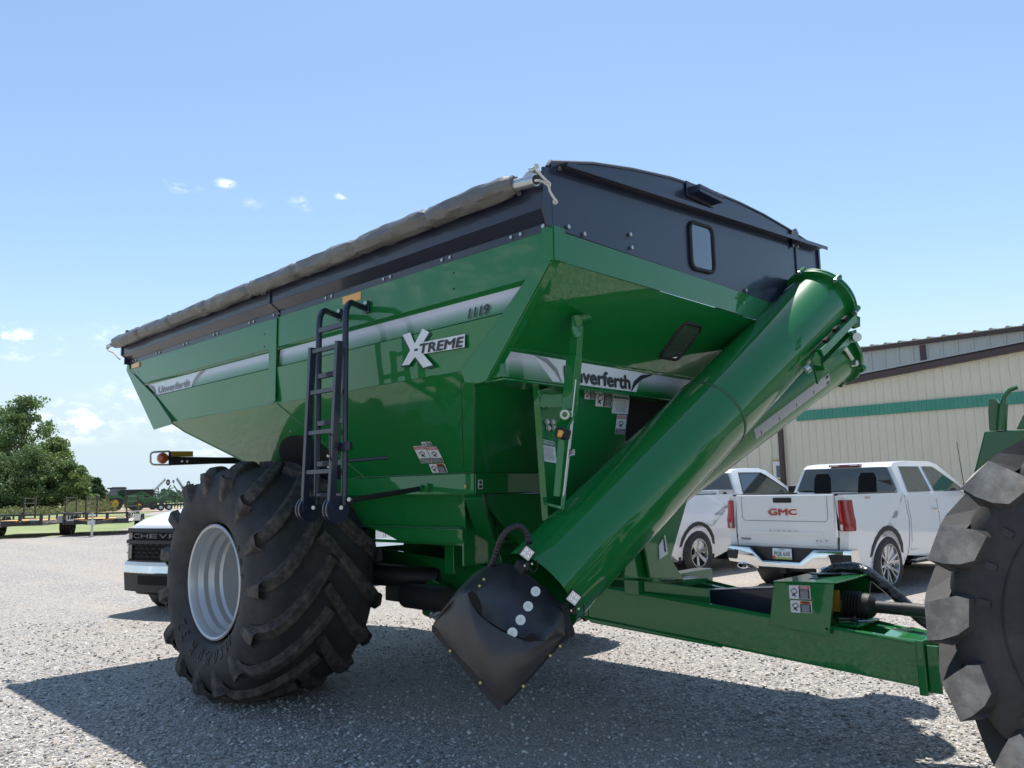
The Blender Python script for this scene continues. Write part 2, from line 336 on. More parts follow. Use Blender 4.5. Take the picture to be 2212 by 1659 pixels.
# ------------------------------------------------------------------ grain cart
cart = thing('grain_cart', 'big green grain cart with black sideboards, rolled grey tarp and folded unloading auger', 'grain cart')
PROF = [(-1.75, 2.979), (-1.75, 2.738), (-1.724, 2.718), (-1.731, 2.582), (-1.752, 2.572), (-1.746, 2.50), (-1.735, 2.36), (-1.730, 2.292)]
def Xr(z): return -5.154 if z > 2.95 else (-5.07+(2.907-z)*1.989 if z > 2.555 else -4.37+(2.555-z)*1.43)
def Xf(z): return .862 if z > 2.806 else .853-(2.806-z)*.863-.02
rows = []; NX = 70
for y, z in PROF:
    rows.append([(Xr(z)+(Xf(z)-Xr(z))*k/NX, y-.0035*sin(k*.21)*sin(k*.083)*(1 if z < 2.55 else .3), z) for k in range(NX+1)])
mb = MB()
for i in range(len(rows)-1): mb.grid(rows[i:i+2], False)
mb.plate([(Xr(2.292), -1.73, 2.292), (Xf(2.292), -1.73, 2.292), (Xf(2.292), -1.69, 2.286), (Xr(2.292), -1.69, 2.286)], .006)
def both(name, mb_, m, **k):
    o = obj(name, mb_, m, cart, **k); m2 = MB(); m2.v = [(x, -y, z) for x, y, z in mb_.v]; m2.f = [tuple(reversed(f)) for f in mb_.f]; m2.sm = mb_.sm[:]
    return o, obj(name, m2, m, cart, **k)
sp, sp2 = both('side_panel', mb, M['green'], solid=.006, sharp=3)
# lower hopper side: the plane leans inwards
def ys(z): return -1.73+.70*(2.292-z)
mb = MB(); q = lambda x, z: (x, ys(z), z)
mb.add([q(-4.05, 2.292), q(-2.07, 2.292), q(-1.48, 1.684), q(-2.45, 1.62), q(-3.089, 1.864), q(-3.887, 2.188)], [(0, 1, 2, 3, 4, 5)])
mb.add([q(-2.07, 2.292), q(.205, 2.292), q(.14, 2.2), q(-.265, 1.684), q(-1.48, 1.684)], [(0, 1, 2, 3, 4)])
both('hopper_side', mb, M['greenflat'], solid=.006)
# inner lower side box under the ring strip
mb = MB()
mb.box(-2.2, -.262, -1.315, -1.28, 1.555, 1.69)
mb.box(-2.2, -.28, -1.279, -1.22, 1.548, 1.56)
both('ring_strip', mb, M['green'], bevel=.004)
mb = MB()
mb.plate([(-2.1, -1.23, 1.555), (-.44, -1.23, 1.555), (-.545, -1.12, 1.22), (-1.27, -1.12, 1.22), (-1.75, -1.16, 1.33)], .008)
mb.plate([(-1.55, -1.165, 1.315), (-.52, -1.165, 1.315), (-.55, -1.14, 1.215), (-1.27, -1.14, 1.215)], .03)
mb.box(-.56, -.54, -1.15, -.80, 1.06, 1.555)
both('lower_side_plate', mb, M['green'], bevel=.003)
mb = MB(); mb.box(-1.146, -1.04, -.80, -.70, .95, 1.24); mb.box(-1.7, -.56, -1.1, -.5, 1.19, 1.212)
both('support_post', mb, M['green'], bevel=.004)
mb = MB(); mb.beam((-.34, -1.24, 1.56), (-.74, -.62, 1.0), .12, .10)
both('strut', mb, M['green'], bevel=.004)
# belly / inner surfaces
mb = MB()
def quad(*p): mb.add(p, [tuple(range(len(p)))])
quad((-5.15, -1.74, 2.95), (-5.15, 1.74, 2.95), (-4.0, 1.70, 2.286), (-4.0, -1.70, 2.286))
quad((-5.154, -1.75, 2.979), (-5.154, 1.75, 2.979), (-5.15, 1.74, 2.95), (-5.15, -1.74, 2.95))
quad((-4.02, -1.72, 2.286), (-4.02, 1.72, 2.286), (-2.28, 1.2, 1.555), (-2.28, -1.2, 1.555))
quad((-2.28, -1.2, 1.55), (-2.28, 1.2, 1.55), (-1.3, .35, 1.02), (-1.3, -.35, 1.02))
quad((-2.28, -1.2, 1.55), (-1.3, -.35, 1.02), (-.6, -.35, 1.02), (-.34, -1.2, 1.55))
quad((-2.28, 1.2, 1.55), (-1.3, .35, 1.02), (-.6, .35, 1.02), (-.34, 1.2, 1.55))
quad((-1.3, -.35, 1.02), (-1.3, .35, 1.02), (-.6, .35, 1.02), (-.6, -.35, 1.02))
obj('hopper_bottom', mb, M['greenflat'], cart, solid=.006)
mb = MB(); quad((-.32, -1.24, 1.55), (-.32, 1.24, 1.55), (-.6, .35, 1.02), (-.6, -.35, 1.02))
obj('hopper_front_funnel', mb, M['greenflat'], cart, solid=.006)
mb = MB()
quad((.145, -1.670, 2.21), (.145, 1.670, 2.21), (-.275, 1.30, 1.68), (-.275, -1.30, 1.68)); quad((.30, -1.70, 2.215), (.30, 1.70, 2.215), (.145, 1.670, 2.21), (.145, -1.670, 2.21))
obj('front_lower_sheet', mb, M['greenflat'], cart, solid=.006)
mb = MB(); mb.box(-.30, -.258, -1.30, 1.30, 1.555, 1.69); obj('ring_strip', mb, M['green'], cart, bevel=.004)
# front: upright band, slope sheet, cross beam
mb = MB(); rws = []
for z, x in ((2.975, .862), (2.806, .858)): rws.append([(x+.012*sin((k/24)*pi), -1.735+3.47*k/24, z) for k in range(25)])
mb.grid(rws, False); obj('front_band', mb, M['green'], cart, solid=.006, sharp=8)
mb = MB(); rws = []
for i in range(7):
    t = i/6; rws.append([(.858-.44*t-.008*sin(t*pi)*sin(k/24*pi), -1.735+3.47*k/24, 2.806-.425*t) for k in range(25)])
mb.grid(rws, False); obj('front_slope_sheet', mb, M['green'], cart, solid=.006)
mb = MB(); mb.box(.30, .42, -1.73, 1.73, 2.215, 2.385); mb.box(.28, .436, -1.725, 1.725, 2.197, 2.212); mb.box(.415, .44, -1.72, 1.72, 2.388, 2.398)
beam = obj('cross_beam', mb, M['green'], cart, bevel=.006)
# corner gussets
mb = MB()
G = [(.862, 2.979), (.853, 2.806), (.33, 2.20), (.27, 2.192), (.151, 2.21), (.122, 2.292), (.455, 2.556), (.66, 2.735), (.735, 2.81), (.79, 2.979)]
mb.plate([(x, -1.757, z) for x, z in G], .009)
mb.plate([(.862, -1.757, 2.806), (.335, -1.757, 2.20), (.335, -1.70, 2.20), (.862, -1.70, 2.806)], .006)
mb.box(.862, .874, -1.757, -1.66, 2.80, 2.995)
mb.box(.79, .868, -1.766, -1.757, 2.80, 2.997)
both('front_gusset', mb, M['green'], bevel=.003)
mb = MB()
mb.plate([(x, -1.757, z) for x, z in ((-5.158, 2.979), (-5.172, 2.925), (-4.383, 2.236), (-3.955, 2.262), (-3.985, 2.30), (-4.37, 2.555), (-5.07, 2.907), (-5.10, 2.979))], .009)
mb.tube([(-5.07, -1.757, 2.907), (-4.37, -1.757, 2.555), (-3.98, -1.745, 2.292)], .009, 6)
both('rear_gusset', mb, M['green'], bevel=.003)
mb = MB(); mb.box(-2.16, -2.045, -1.762, -1.752, 2.30, 2.972)
both('panel_strap', mb, M['green'], bevel=.003)
mb = MB(); mb.box(-1.95, -.62, -.02, .02, .84, 1.24); mb.box(-1.97, -1.93, -.55, .55, .84, 1.2); obj('sump_plate', mb, M['greenflat'], cart)
# weld beads
mb = MB()
mb.tube([q(-2.07, 2.29), q(-1.48, 1.69)], .007, 6); mb.tube([q(.14, 2.2), q(-.265, 1.69)], .008, 6)
mb.tube([q(.05, 2.25), q(-.34, 1.72)], .004, 5); mb.tube([(-1.6, -1.32, 1.692), (-.27, -1.32, 1.692)], .005, 5); mb.tube([q(-4.05, 2.286), q(-3.887, 2.188), q(-3.089, 1.864), q(-2.45, 1.62)], .012, 6)
mb.tube([(-1.72, -1.185, 1.315), (-.53, -1.185, 1.32)], .005, 5)
both('weld_seam', mb, M['weld'])
mb = MB()
for k in range(28):
    y = -1.70+k*.125+random.uniform(-.01, .01); mb.tube([(.43, y, 2.389), (.43, y+random.uniform(.03, .09), 2.389)], .006, 5)
    if random.random() < .6: mb.tube([(.425, y, 2.209), (.425, y+.05, 2.209)], .006, 5)
mb.tube([(.868, -1.66, 2.975), (.868, -1.66, 2.81)], .004, 5)
obj('weld_seam', mb, M['weld'], cart)
# printed stripe decals in the recessed band
def band(xa, xb, name='stripe_decal'):
    zt, zb = 2.716, 2.584
    return uvquad(name, [(xa[0], -1.7345, zb), (xb[0], -1.7345, zb), (xb[1], -1.7275, zt), (xa[1], -1.7275, zt)], M['fade'], cart)
band((-4.36, -4.60), (-2.165, -2.165)); band((-2.04, -2.04), (.475, .645))
b_ = uvquad('logo_plate', [(-4.40, -1.7365, 2.584), (-3.61, -1.7365, 2.584), (-3.37, -1.7295, 2.714), (-4.66, -1.7295, 2.714)], M['white'], cart)
text('maker_lettering', 'Unverferth', (-4.36, -1.739, 2.597), (-3.66, -1.739, 2.597), .068, (0, 0, 1), M['inkgrey'], cart, bold=.05, shear=.0, off=.002)
def swoosh(pts, w, m, par, n=(0, -1, 0)):
    mb = MB(); P = [Vector(p) for p in pts]; N = Vector(n); vs = []; L = len(P)
    for i, p in enumerate(P):
        t = (P[min(i+1, L-1)]-P[max(i-1, 0)]).normalized(); s_ = t.cross(N)*w*sin(pi*(i+.25)/(L-.5))/2; vs += [p-s_, p+s_]
    mb.add(vs, [(2*i, 2*i+1, 2*i+3, 2*i+2) for i in range(L-1)]); return obj('swoosh', mb, m, par, recalc=False)
swoosh([(-3.61, -1.740, 2.586), (-3.575, -1.739, 2.625), (-3.51, -1.737, 2.668), (-3.44, -1.735, 2.695), (-3.37, -1.734, 2.71)], .032, M['inkgrey'], cart)
swoosh([(-4.43, -1.740, 2.586), (-4.45, -1.739, 2.625), (-4.50, -1.737, 2.668), (-4.58, -1.735, 2.70)], .03, M['inkgrey'], cart)
text('size_number', '1119', (.165, -1.740, 2.600), (.345, -1.740, 2.600), .056, (.0, 0, 1), M['ink'], cart, bold=.05, shear=.25, off=.002)
# X-TREME badge
mb = MB(); Y0 = -1.758
def sq(pts, m, nm, y=Y0):
    k = MB(); k.add([(x, y, z) for x, z in pts], [tuple(range(len(pts)))]); o = obj(nm, k, m, cart, recalc=False); return o
sq([(-.452, 2.575), (-.372, 2.585), (-.325, 2.50), (-.235, 2.59), (-.155, 2.55), (-.285, 2.462), (-.205, 2.395), (-.125, 2.338), (-.235, 2.335), (-.325, 2.415), (-.385, 2.37), (-.465, 2.377), (-.375, 2.468)], M['ink'], 'badge_shadow', Y0)
sq([(-.440, 2.586), (-.362, 2.592), (-.316, 2.512), (-.238, 2.597), (-.172, 2.563), (-.272, 2.47), (-.196, 2.40), (-.140, 2.352), (-.232, 2.345), (-.312, 2.425), (-.372, 2.382), (-.448, 2.386), (-.362, 2.476)], M['white'], 'badge_letter', Y0-.003)
sq([(-.285, 2.435), (.150, 2.422), (.155, 2.502), (-.265, 2.51)], M['white'], 'badge_bar', Y0-.001)
text('badge_lettering', 'TREME', (-.262, Y0-.0045, 2.440), (.145, Y0-.0045, 2.428), .060, (0, 0, 1), M['ink'], cart, bold=.05, shear=.15, off=.002)
sq([(-.32, 2.462), (-.285, 2.461), (-.283, 2.476), (-.318, 2.477)], M['ink'], 'badge_dash', Y0-.0045)
# front beam lettering
uvquad('stripe_decal', [(.4215, -1.69, 2.235), (.4215, -1.22, 2.235), (.4215, -1.22, 2.372), (.4215, -1.69, 2.372)], M['fade'], beam)
uvquad('logo_plate', [(.422, -1.28, 2.228), (.422, -.40, 2.228), (.422, -.32, 2.372), (.422, -1.45, 2.372)], M['white'], beam)
uvquad('stripe_decal', [(.4215, -.42, 2.228), (.4215, 1.6, 2.228), (.4215, 1.6, 2.372), (.4215, -.36, 2.372)], M['fade'], beam)
text('maker_lettering', 'Unverferth', (.425, -1.17, 2.244), (.425, -.475, 2.244), .092, (0, 0, 1), M['ink'], beam, bold=.06, off=.002)
swoosh([(.426, -.46, 2.231), (.426, -.42, 2.285), (.426, -.34, 2.335), (.426, -.20, 2.368)], .035, M['ink'], beam, (1, 0, 0))
swoosh([(.426, -1.20, 2.232), (.426, -1.25, 2.30), (.426, -1.33, 2.35), (.426, -1.44, 2.371)], .03, M['inkgrey'], beam, (1, 0, 0))
# amber reflectors
mb = MB(); mb.box(-1.137, -.917, -1.754, -1.75, 2.914, 2.970); obj('reflector', mb, M['amber'], cart)
mb = MB(); mb.box(-5.03, -4.83, -1.762, -1.7505, 2.925, 2.970); obj('reflector', mb, M['amber'], cart)
# small paint holes
mb = MB()
for x, z in ((.05, 2.90), (.05, 2.80), (-2.25, 2.87), (-2.25, 2.77), (-4.86, 2.87), (-4.86, 2.78)): mb.cyl((x, -1.7515, z), (x, -1.7495, z), .007, 8)
obj('bolt_hole', mb, M['dark'], cart)
# flat black oval painted as the shaded clearance opening behind the tyre
mb = MB(); c = Vector((-2.10, ys(1.83)-.010, 1.83)); nrm = Vector((0, -1, -.70)).normalized(); e1 = Vector((1, 0, 0)); e2 = nrm.cross(e1)
mb.add([c+e1*.40*cos(t*pi/20)+e2*.26*sin(t*pi/20) for t in range(40)], [tuple(range(40))])
pl_ = obj('clearance_shade_patch', mb, M['dark'], cart, recalc=False)
mb = MB()
for t in range(12): mb.bolt(c+e1*.44*cos(t*pi/6)+e2*.30*sin(t*pi/6), nrm, .009, .006)
obj('bolt', mb, M['bolt'], pl_)
# side safety labels (slanted)
def plq(x, z): return Vector((x, ys(z)-.004, z))
warn_label(cart, plq(-.720, 1.887), plq(-.598, 1.886), plq(-.693-.035, 1.772), 'd', M['red'], 'DANGER')
warn_label(cart, plq(-.592, 1.876), plq(-.481, 1.873), plq(-.600, 1.774), 'd', M['red'], 'DANGER')
warn_label(cart, plq(-.655, 1.764), plq(-.492, 1.762), plq(-.668, 1.703), 'w', M['orange'], 'WARNING', True)
warn_label(cart, plq(-.613, 1.910), plq(-.514, 1.908), plq(-.616, 1.882), 'w', M['yellow'], 'CAUTION', True)
mb = MB(); mb.box(-.2575, -.256, -1.275, -1.235, 1.585, 1.645); o = obj('maker_tag', mb, M['white'], cart)
mb = MB(); mb.box(-.256, -.255, -1.270, -1.240, 1.59, 1.61); mb.box(-.256, -.255, -1.266, -1.244, 1.617, 1.64); obj('print', mb, M['ink'], o)
mb = MB(); mb.bolt((-.33, -1.315, 1.603), (0, -1, 0), .014, .01); obj('bolt', mb, M['brass'], cart)
# ---------------- sideboards (black)
BP = [(-1.752, 2.979), (-1.752, 3.028), (-1.825, 3.080), (-1.825, 3.25), (-1.79, 3.27)]
for xa, xb in ((-5.13, -2.05), (-2.03, .85)):
    for sgn in (1, -1):
        mb = MB(); rws = [[(xa+(xb-xa)*k/10, y*sgn+.001*sin(k*2+z*9), z) for k in range(11)] for y, z in BP]
        for i in range(len(BP)-1): mb.grid(rws[i:i+2], False)
        obj('sideboard', mb, M['black'], cart, solid=.004, sharp=12)
mb = MB()
for s_ in (1, -1):
    for x in (-2.04, -5.13):
        for (y0, z0), (y1, z1) in zip(BP[:3], BP[1:4]): mb.beam((x, (y0-.006)*s_, z0), (x, (y1-.006)*s_, z1), .012, .03, (1, 0, 0))
mb.box(-5.14, -5.12, -1.8, 1.8, 2.98, 3.35)
obj('board_end_cap', mb, M['black'], cart)
mb = MB()
for k, x in enumerate([-5.0, -4.4, -3.77, -3.15, -2.5, -2.1, -1.35, -.65, -.05, .55]):
    for dx in (0, .075):
        mb.bolt((x+dx, -1.753, 3.004), (0, -1, 0), .011, .008)
for p in ((-2.13, 3.17), (-2.09, 3.17), (.70, 3.20), (.80, 3.005)): mb.bolt((p[0], -1.839 if p[1] > 3.1 else -1.757, p[1]), (0, -1, 0), .014, .008)
for y, z in ((-1.64, 3.01), (-1.70, 3.33), (-1.05, 3.10), (-1.04, 3.02), (-1.50, 3.0), (1.37, 3.05), (1.38, 3.32), (1.36, 3.54), (.4, 3.0)): mb.bolt((.876, y, z), (1, 0, 0), .013, .009)
obj('bolt', mb, M['bolt'], cart)
# front board: top edge rises towards the far side; arched end cap above the ledge
def zr(y): return 3.35+.0775*(y+1.73)
mb = MB(); N = 30
low = [(.868, -1.76+3.56*k/N, 2.979) for k in range(N+1)]; top = [(.868, -1.76+3.56*k/N, zr(-1.76+3.56*k/N)+.02) for k in range(N+1)]
mb.grid([low, top], False)
fb = obj('front_board', mb, M['black'], cart, solid=.005)
ARC = [(-1.785, 3.325), (-1.763, 3.356), (-1.377, 3.462), (-.981, 3.542), (-.532, 3.612), (-.021, 3.662), (.40, 3.682), (.80, 3.685), (1.235, 3.668), (1.55, 3.645), (1.83, 3.613)]
mb = MB(); mb.add([(.862, y, z) for y, z in ARC]+[(.862, 1.80, 3.55), (.862, -1.78, 3.28)], [tuple(range(len(ARC)+2))])
mb.tube([(.862, y, z) for y, z in ARC], .011, 6)
obj('arched_end_cap', mb, M['black'], cart, solid=.006)
mb = MB(); mb.beam((.90, -1.70, zr(-1.70)), (.90, 1.85, zr(1.85)), .075, .006); mb.beam((.935, -1.70, zr(-1.70)-.012), (.935, 1.85, zr(1.85)-.012), .006, .03)
obj('ledge', mb, M['black'], cart, bevel=.001)
mb = MB(); mb.plate([(.885, 1.24, 3.50), (.885, 1.37, 3.58), (.885, 1.37, 3.66), (.885, 1.33, 3.69), (.885, 1.28, 3.67), (.885, 1.24, 3.60)], .01)
mb.box(.872, .879, 1.32, 1.345, 2.99, 3.58); mb.box(.872, .885, 1.77, 1.80, 2.99, 3.60); mb.plate([(.86, -1.80, 2.985), (.86, -1.72, 2.985), (.86, -1.72, 3.33), (.86, -1.825, 3.31), (.86, -1.835, 3.08)], .014)
obj('board_bracket', mb, M['black'], cart)
def rrect(cy, cz, w, h, r, n=6):
    pts = []
    for qx, qz, a0 in ((1, 1, 0), (-1, 1, 90), (-1, -1, 180), (1, -1, 270)):
        for i in range(n+1):
            t = radians(a0+90*i/n); pts.append((cy+qx*(w/2-r)+r*cos(t), cz+qz*(h/2-r)+r*sin(t)))
    return pts
# window in the front board (leans with the board a little)
rr = rrect(-.197, 3.20, .30, .325, .055)
mb = MB(); mb.tube([(.877, y, z+.06*(y+.2)) for y, z in rr+rr[:1]], .014, 8, False); wf = obj('window_frame', mb, M['blackm'], cart)
mb = MB(); mb.add([(.876, y, z+.06*(y+.2)) for y, z in rr], [tuple(range(len(rr)))]); M['pane'] = mat('sky_reflecting_pane', (.12, .14, .16), .04, .85, 1, 0.0); obj('pane', mb, M['pane'], wf, recalc=False)
# window in the slope sheet
def slp(y, t): return Vector((.858-.44*t-.012, y, 2.806-.425*t))+Vector((.425, 0, -.44)).normalized()*.012
rr = rrect(0, 0, .235, .30, .04)
mb = MB(); pts = [slp(-.14+v*1.0, .50-w_/.6115) for v, w_ in rr]
mb.tube(pts+pts[:1], .014, 8, False); wf = obj('window_frame', mb, M['blackm'], cart)
mb = MB(); mb.add([p+Vector((.425, 0, -.44)).normalized()*.004 for p in pts], [tuple(range(len(pts)))]); M['pane2'] = mat('mirror_pane', (.55, .56, .55), .03, .9, 1, 0.0); obj('pane', mb, M['pane2'], wf, recalc=False)
# small vent box on the arched cap
mb = MB(); mb.box(.87, .96, -.33, -.02, 3.545, 3.60); mb.plate([(.872, -.36, 3.53), (.872, .0, 3.53), (.872, .0, 3.64), (.872, -.36, 3.64)], .008)
mb.plate([(.87, -.33, 3.60), (.87, -.02, 3.60), (.965, -.02, 3.575), (.965, -.33, 3.575)], .008)
obj('tarp_handle_bracket', mb, M['black'], cart, bevel=.003)
# ---------------- rolled tarp along the near top edge
ROLL_L = 5.93; ROLL_Z = lambda t: 3.205+.035*t
mb = MB(); rws = []; NT = 260; NS = 20
for k in range(NT+1):
    t = k/NT; x = -5.22+t*ROLL_L; seg = (x+5.2)/.74; ph = abs((seg % 1)-.5)*2   # bulges between ties
    pinch = 1-.22*max(0, (ph-.86)/.14)**1.0
    r = .062*pinch*(1+.04*noise.noise((x*2, 0, 3)))
    if k < 4: r *= .45+.55*k/4
    if k > NT-3: r *= .9
    row = []
    for j in range(NS):
        a_ = 2*pi*j/NS; w_ = noise.noise((x*3.1+a_*.6, cos(a_)*1.6, sin(a_)*1.6))*.010+noise.noise((x*9+a_*1.9, cos(a_)*3, sin(a_)*3))*.007
        if pinch < .98: w_ += .004*sin(a_*9+x*40)
        row.append((x, -1.88+(r+w_)*cos(a_)*1.1, ROLL_Z(t)+(r+w_)*sin(a_)))
    rws.append(row)
mb.grid(rws, True, True); mb.add(rws[0], [tuple(range(NS))]); mb.add(rws[-1], [tuple(range(NS))])
tp = obj('rolled_tarp', mb, M['tarp'], cart)
# flat tarp stretched over the bows behind the end cap
mb = MB(); rws = []
for x in (-5.12, -3.6, -2.1, -.6, .85): rws.append([(x, y, z-.03-(.02 if x not in (-5.12, .85) else 0)) for y, z in ARC])
mb.grid(rws, True); obj('tarp_cover', mb, M['tarp'], cart)
mb = MB()
mb.cyl((.68, -1.88, 3.238), (0.862, -1.880, 3.219), .033, 20); tb = obj('roll_tube', mb, M['galv'], cart)
mb = MB(); e_ = Vector((0.864, -1.880, 3.220)); mb.cyl(e_-Vector((.006, 0, 0)), e_+Vector((.004, 0, 0)), .026, 16); mb.cyl((0.854, -1.860, 3.250), (0.867, -1.860, 3.246), .013, 12)
obj('tube_plug', mb, M['blackm'], cart)
mb = MB(); mb.plate([(0.734, -1.855, 3.272), (0.772, -1.855, 3.295), (0.804, -1.855, 3.300), (0.853, -1.855, 3.302), (0.868, -1.855, 3.276), (0.852, -1.855, 3.257), (0.807, -1.855, 3.265)], .008); obj('roll_bracket', mb, M['galv'], cart, bevel=.002)
mb = MB(); mb.tube([(0.739, -1.900, 3.245), (0.848, -1.900, 3.244)], .008, 8); obj('guide_rod', mb, M['galv'], cart)
mb = MB(); mb.tube([(0.813, -1.870, 3.293), (0.844, -1.880, 3.282), (0.853, -1.870, 3.289)], .013, 8); obj('shackle', mb, M['galv'], cart)
mb = MB(); mb.cyl((-5.28, -1.88, 3.205), (-5.38, -1.885, 3.200), .022, 12); obj('roll_tube', mb, M['galv'], cart)
mb = MB()
for r_ in ([(0.930, -1.952, 3.233), (0.930, -1.928, 3.221), (0.930, -1.895, 3.205), (0.930, -1.866, 3.193), (0.930, -1.844, 3.187)], [(0.930, -1.963, 3.172), (0.930, -1.930, 3.182), (0.930, -1.896, 3.183), (0.930, -1.867, 3.176), (0.930, -1.852, 3.166)], [(0.930, -1.844, 3.187), (0.930, -1.849, 3.174), (0.930, -1.852, 3.166), (0.930, -1.850, 3.149), (0.930, -1.834, 3.130), (0.930, -1.810, 3.109)],
 [(0.930, -1.810, 3.111), (0.930, -1.818, 3.097), (0.930, -1.816, 3.084)], [(0.930, -1.810, 3.111), (0.930, -1.805, 3.097), (0.930, -1.801, 3.084)], [(0.940, -1.822, 3.105), (0.940, -1.809, 3.100), (0.940, -1.805, 3.087)], [(0.880, -1.904, 3.293), (0.880, -1.884, 3.299), (0.880, -1.880, 3.286), (0.880, -1.900, 3.273), (0.880, -1.905, 3.282), (0.880, -1.885, 3.292)]): mb.tube(r_, .0065, 8)
mb.tube([(-5.36, -1.885, 3.205), (-5.42, -1.88, 3.19), (-5.38, -1.87, 3.15), (-5.28, -1.86, 3.12), (-5.18, -1.83, 3.04)], .010, 8); mb.tube([(-5.36, -1.90, 3.17), (-5.38, -1.86, 3.23), (-5.36, -1.90, 3.17), (-5.42, -1.88, 3.19)], .014, 8)
obj('tie_rope', mb, M['rope'], cart)
# ---------------- ladder
lad = sub('ladder', cart)
mb = MB()
for x, xm in ((-1.05, -1.163), (-.735, -.837)):
    mb.tube([(x-.0, -2.0, 1.50), (x, -2.0, 2.72), (x-.006, -1.99, 2.775), (x-.02, -1.965, 2.815), (x-.045, -1.925, 2.838), (x-.075, -1.87, 2.838), (xm, -1.765, 2.832)], .021, 12)
    mb.plate([(xm-.03, -1.764, 2.80), (xm+.03, -1.764, 2.80), (xm+.03, -1.764, 2.885), (xm-.03, -1.764, 2.885)], .01)
for z in (2.675, 2.36, 2.04, 1.77, 1.56): mb.beam((-1.05, -2.0, z), (-.735, -2.0, z), .03, .035, (0, 0, 1))
mb.tube([(-.735, -1.98, 1.78), (-.60, -1.75, 1.80)], .012)
obj('fixed_ladder_section', mb, M['black'], lad, bevel=.003)
mb = MB()
for x, xb in ((-.985, -1.055), (-.672, -.745)):
    mb.beam((xb, -2.09, 1.46), (x, -2.09, 2.54), .045, .032, (1, 0, 0))
for z in (2.51, 2.235, 1.97, 1.715):
    t = (z-1.46)/1.08; mb.beam((-1.055+.07*t, -2.09, z), (-.745+.073*t, -2.09, z), .03, .028, (0, 0, 1))
mb.tube([(-.735, -2.11, 1.95), (-.705, -2.13, 1.93), (-.70, -2.13, 1.80), (-.72, -2.11, 1.78)], .006, 6)
mb.beam((-.76, -2.05, 1.865), (-.62, -2.03, 1.87), .03, .05)
obj('folding_ladder_section', mb, M['black'], lad, bevel=.003)
mb = MB()
for x in (-1.045, -.725):
    mb.cyl((x-.02, -2.05, 1.475), (x+.0, -2.05, 1.475), .085, 28)
    mb.cyl((x-.052, -2.05, 1.475), (x-.036, -2.05, 1.475), .085, 28)
obj('hinge_disc', mb, M['black'], lad, bevel=.002)
mb = MB()
for p in ((-1.0, -2.05, 1.485), (-.68, -2.05, 1.485), (-.64, -2.02, 1.535), (-1.155, -1.77, 2.868), (-.83, -1.77, 2.868), (-1.78, -1.435, 1.87), (-1.86, -1.38, 1.79)): mb.bolt(p, (.4, -.9, 0), .014, .014)
obj('bolt', mb, M['bolt'], lad)
mb = MB(); mb.tube([(-.66, -2.0, 1.53), (-.765, -1.34, 1.597)], .018, 10); obj('brace_rod', mb, M['blackm'], lad)
mb = MB(); mb.box(-.79, -.70, -1.345, -1.315, 1.57, 1.63); o = obj('brace_lug', mb, M['green'], lad, bevel=.003)
mb = MB(); mb.cyl((-.755, -1.37, 1.597), (-.755, -1.345, 1.597), .024, 14); obj('bushing', mb, M['greenflat'], lad)
# ---------------- front centre plates and auger rest arm
PX = .33
mb = MB(); mb.plate([(0.340, -1.344, 2.201), (0.340, -1.182, 2.214), (0.340, -1.097, 2.102), (0.340, -1.059, 1.774), (0.340, -1.004, 1.502), (0.340, -1.052, 1.376), (0.340, -1.284, 1.385), (0.340, -1.320, 1.875)], .012)
mb.plate([(0.340, -1.347, 2.201), (0.340, -1.344, 2.201), (0.340, -1.283, 1.385), (0.340, -1.290, 1.385)], .05)
obj('bolted_plate', mb, M['green'], cart, bevel=.003)
mb = MB(); mb.plate([(0.300, -1.174, 2.228), (0.300, -0.303, 2.247), (0.300, -0.404, 1.833), (0.300, -0.465, 1.136), (0.300, -1.141, 1.183), (0.300, -1.109, 1.926)], .012)
obj('auger_mount_panel', mb, M['green'], cart, bevel=.003)
mb = MB(); A_ = [(0.285, -0.282, 2.245), (0.285, 0.608, 2.216), (0.285, 0.576, 1.887), (0.285, -0.385, 1.806)]; mb.plate(A_, .01); obj('recess_shade_panel', mb, M['dark'], cart)  # black sheet paints in the shade of the recess under the beam
mb = MB(); mb.beam((0.290, -0.388, 1.857), (0.290, -0.190, 1.933), .02, .05); obj('brace_bar', mb, M['silver'], cart)
mb = MB()
for p in [(0.352, -1.303, 2.125), (0.352, -1.253, 2.128), (0.352, -1.295, 2.088), (0.352, -1.245, 2.091), (0.352, -1.268, 1.983), (0.352, -1.215, 1.985), (0.352, -1.257, 1.946), (0.352, -1.206, 1.948)]: mb.bolt(p, (1, 0, 0), .0155, .014); mb.cyl((p[0]-.002, p[1], p[2]), (p[0]+.003, p[1], p[2]), .019, 14)
obj('bolt', mb, M['bolt'], cart)
mb = MB(); mb.beam((0.360, -1.321, 2.114), (0.550, -1.295, 2.094), .03, .085); mb.plate([(0.370, -1.360, 2.172), (0.370, -1.236, 2.211), (0.370, -1.213, 2.150), (0.370, -1.332, 2.125)], .02)
obj('arm_mount', mb, M['green'], cart, bevel=.004)
mb = MB()
mb.beam((0.660, -1.354, 2.348), (0.620, -1.370, 2.012), .062, .075, (1, 0, 0))
mb.beam((0.690, -1.358, 2.518), (0.660, -1.346, 2.341), .05, .062, (1, 0, 0))
mb.beam((0.620, -1.364, 2.013), (0.600, -1.454, 1.871), .02, .09, (1, 0, 0))
mb.beam((0.600, -1.394, 1.896), (0.560, -1.414, 1.529), .045, .05, (1, 0, 0))
mb.plate([(0.705, -1.426, 2.538), (0.705, -1.410, 2.564), (0.705, -1.375, 2.578), (0.705, -1.339, 2.570), (0.705, -1.335, 2.547), (0.705, -1.340, 2.494), (0.705, -1.361, 2.448), (0.705, -1.404, 2.442), (0.705, -1.428, 2.486)], .02)
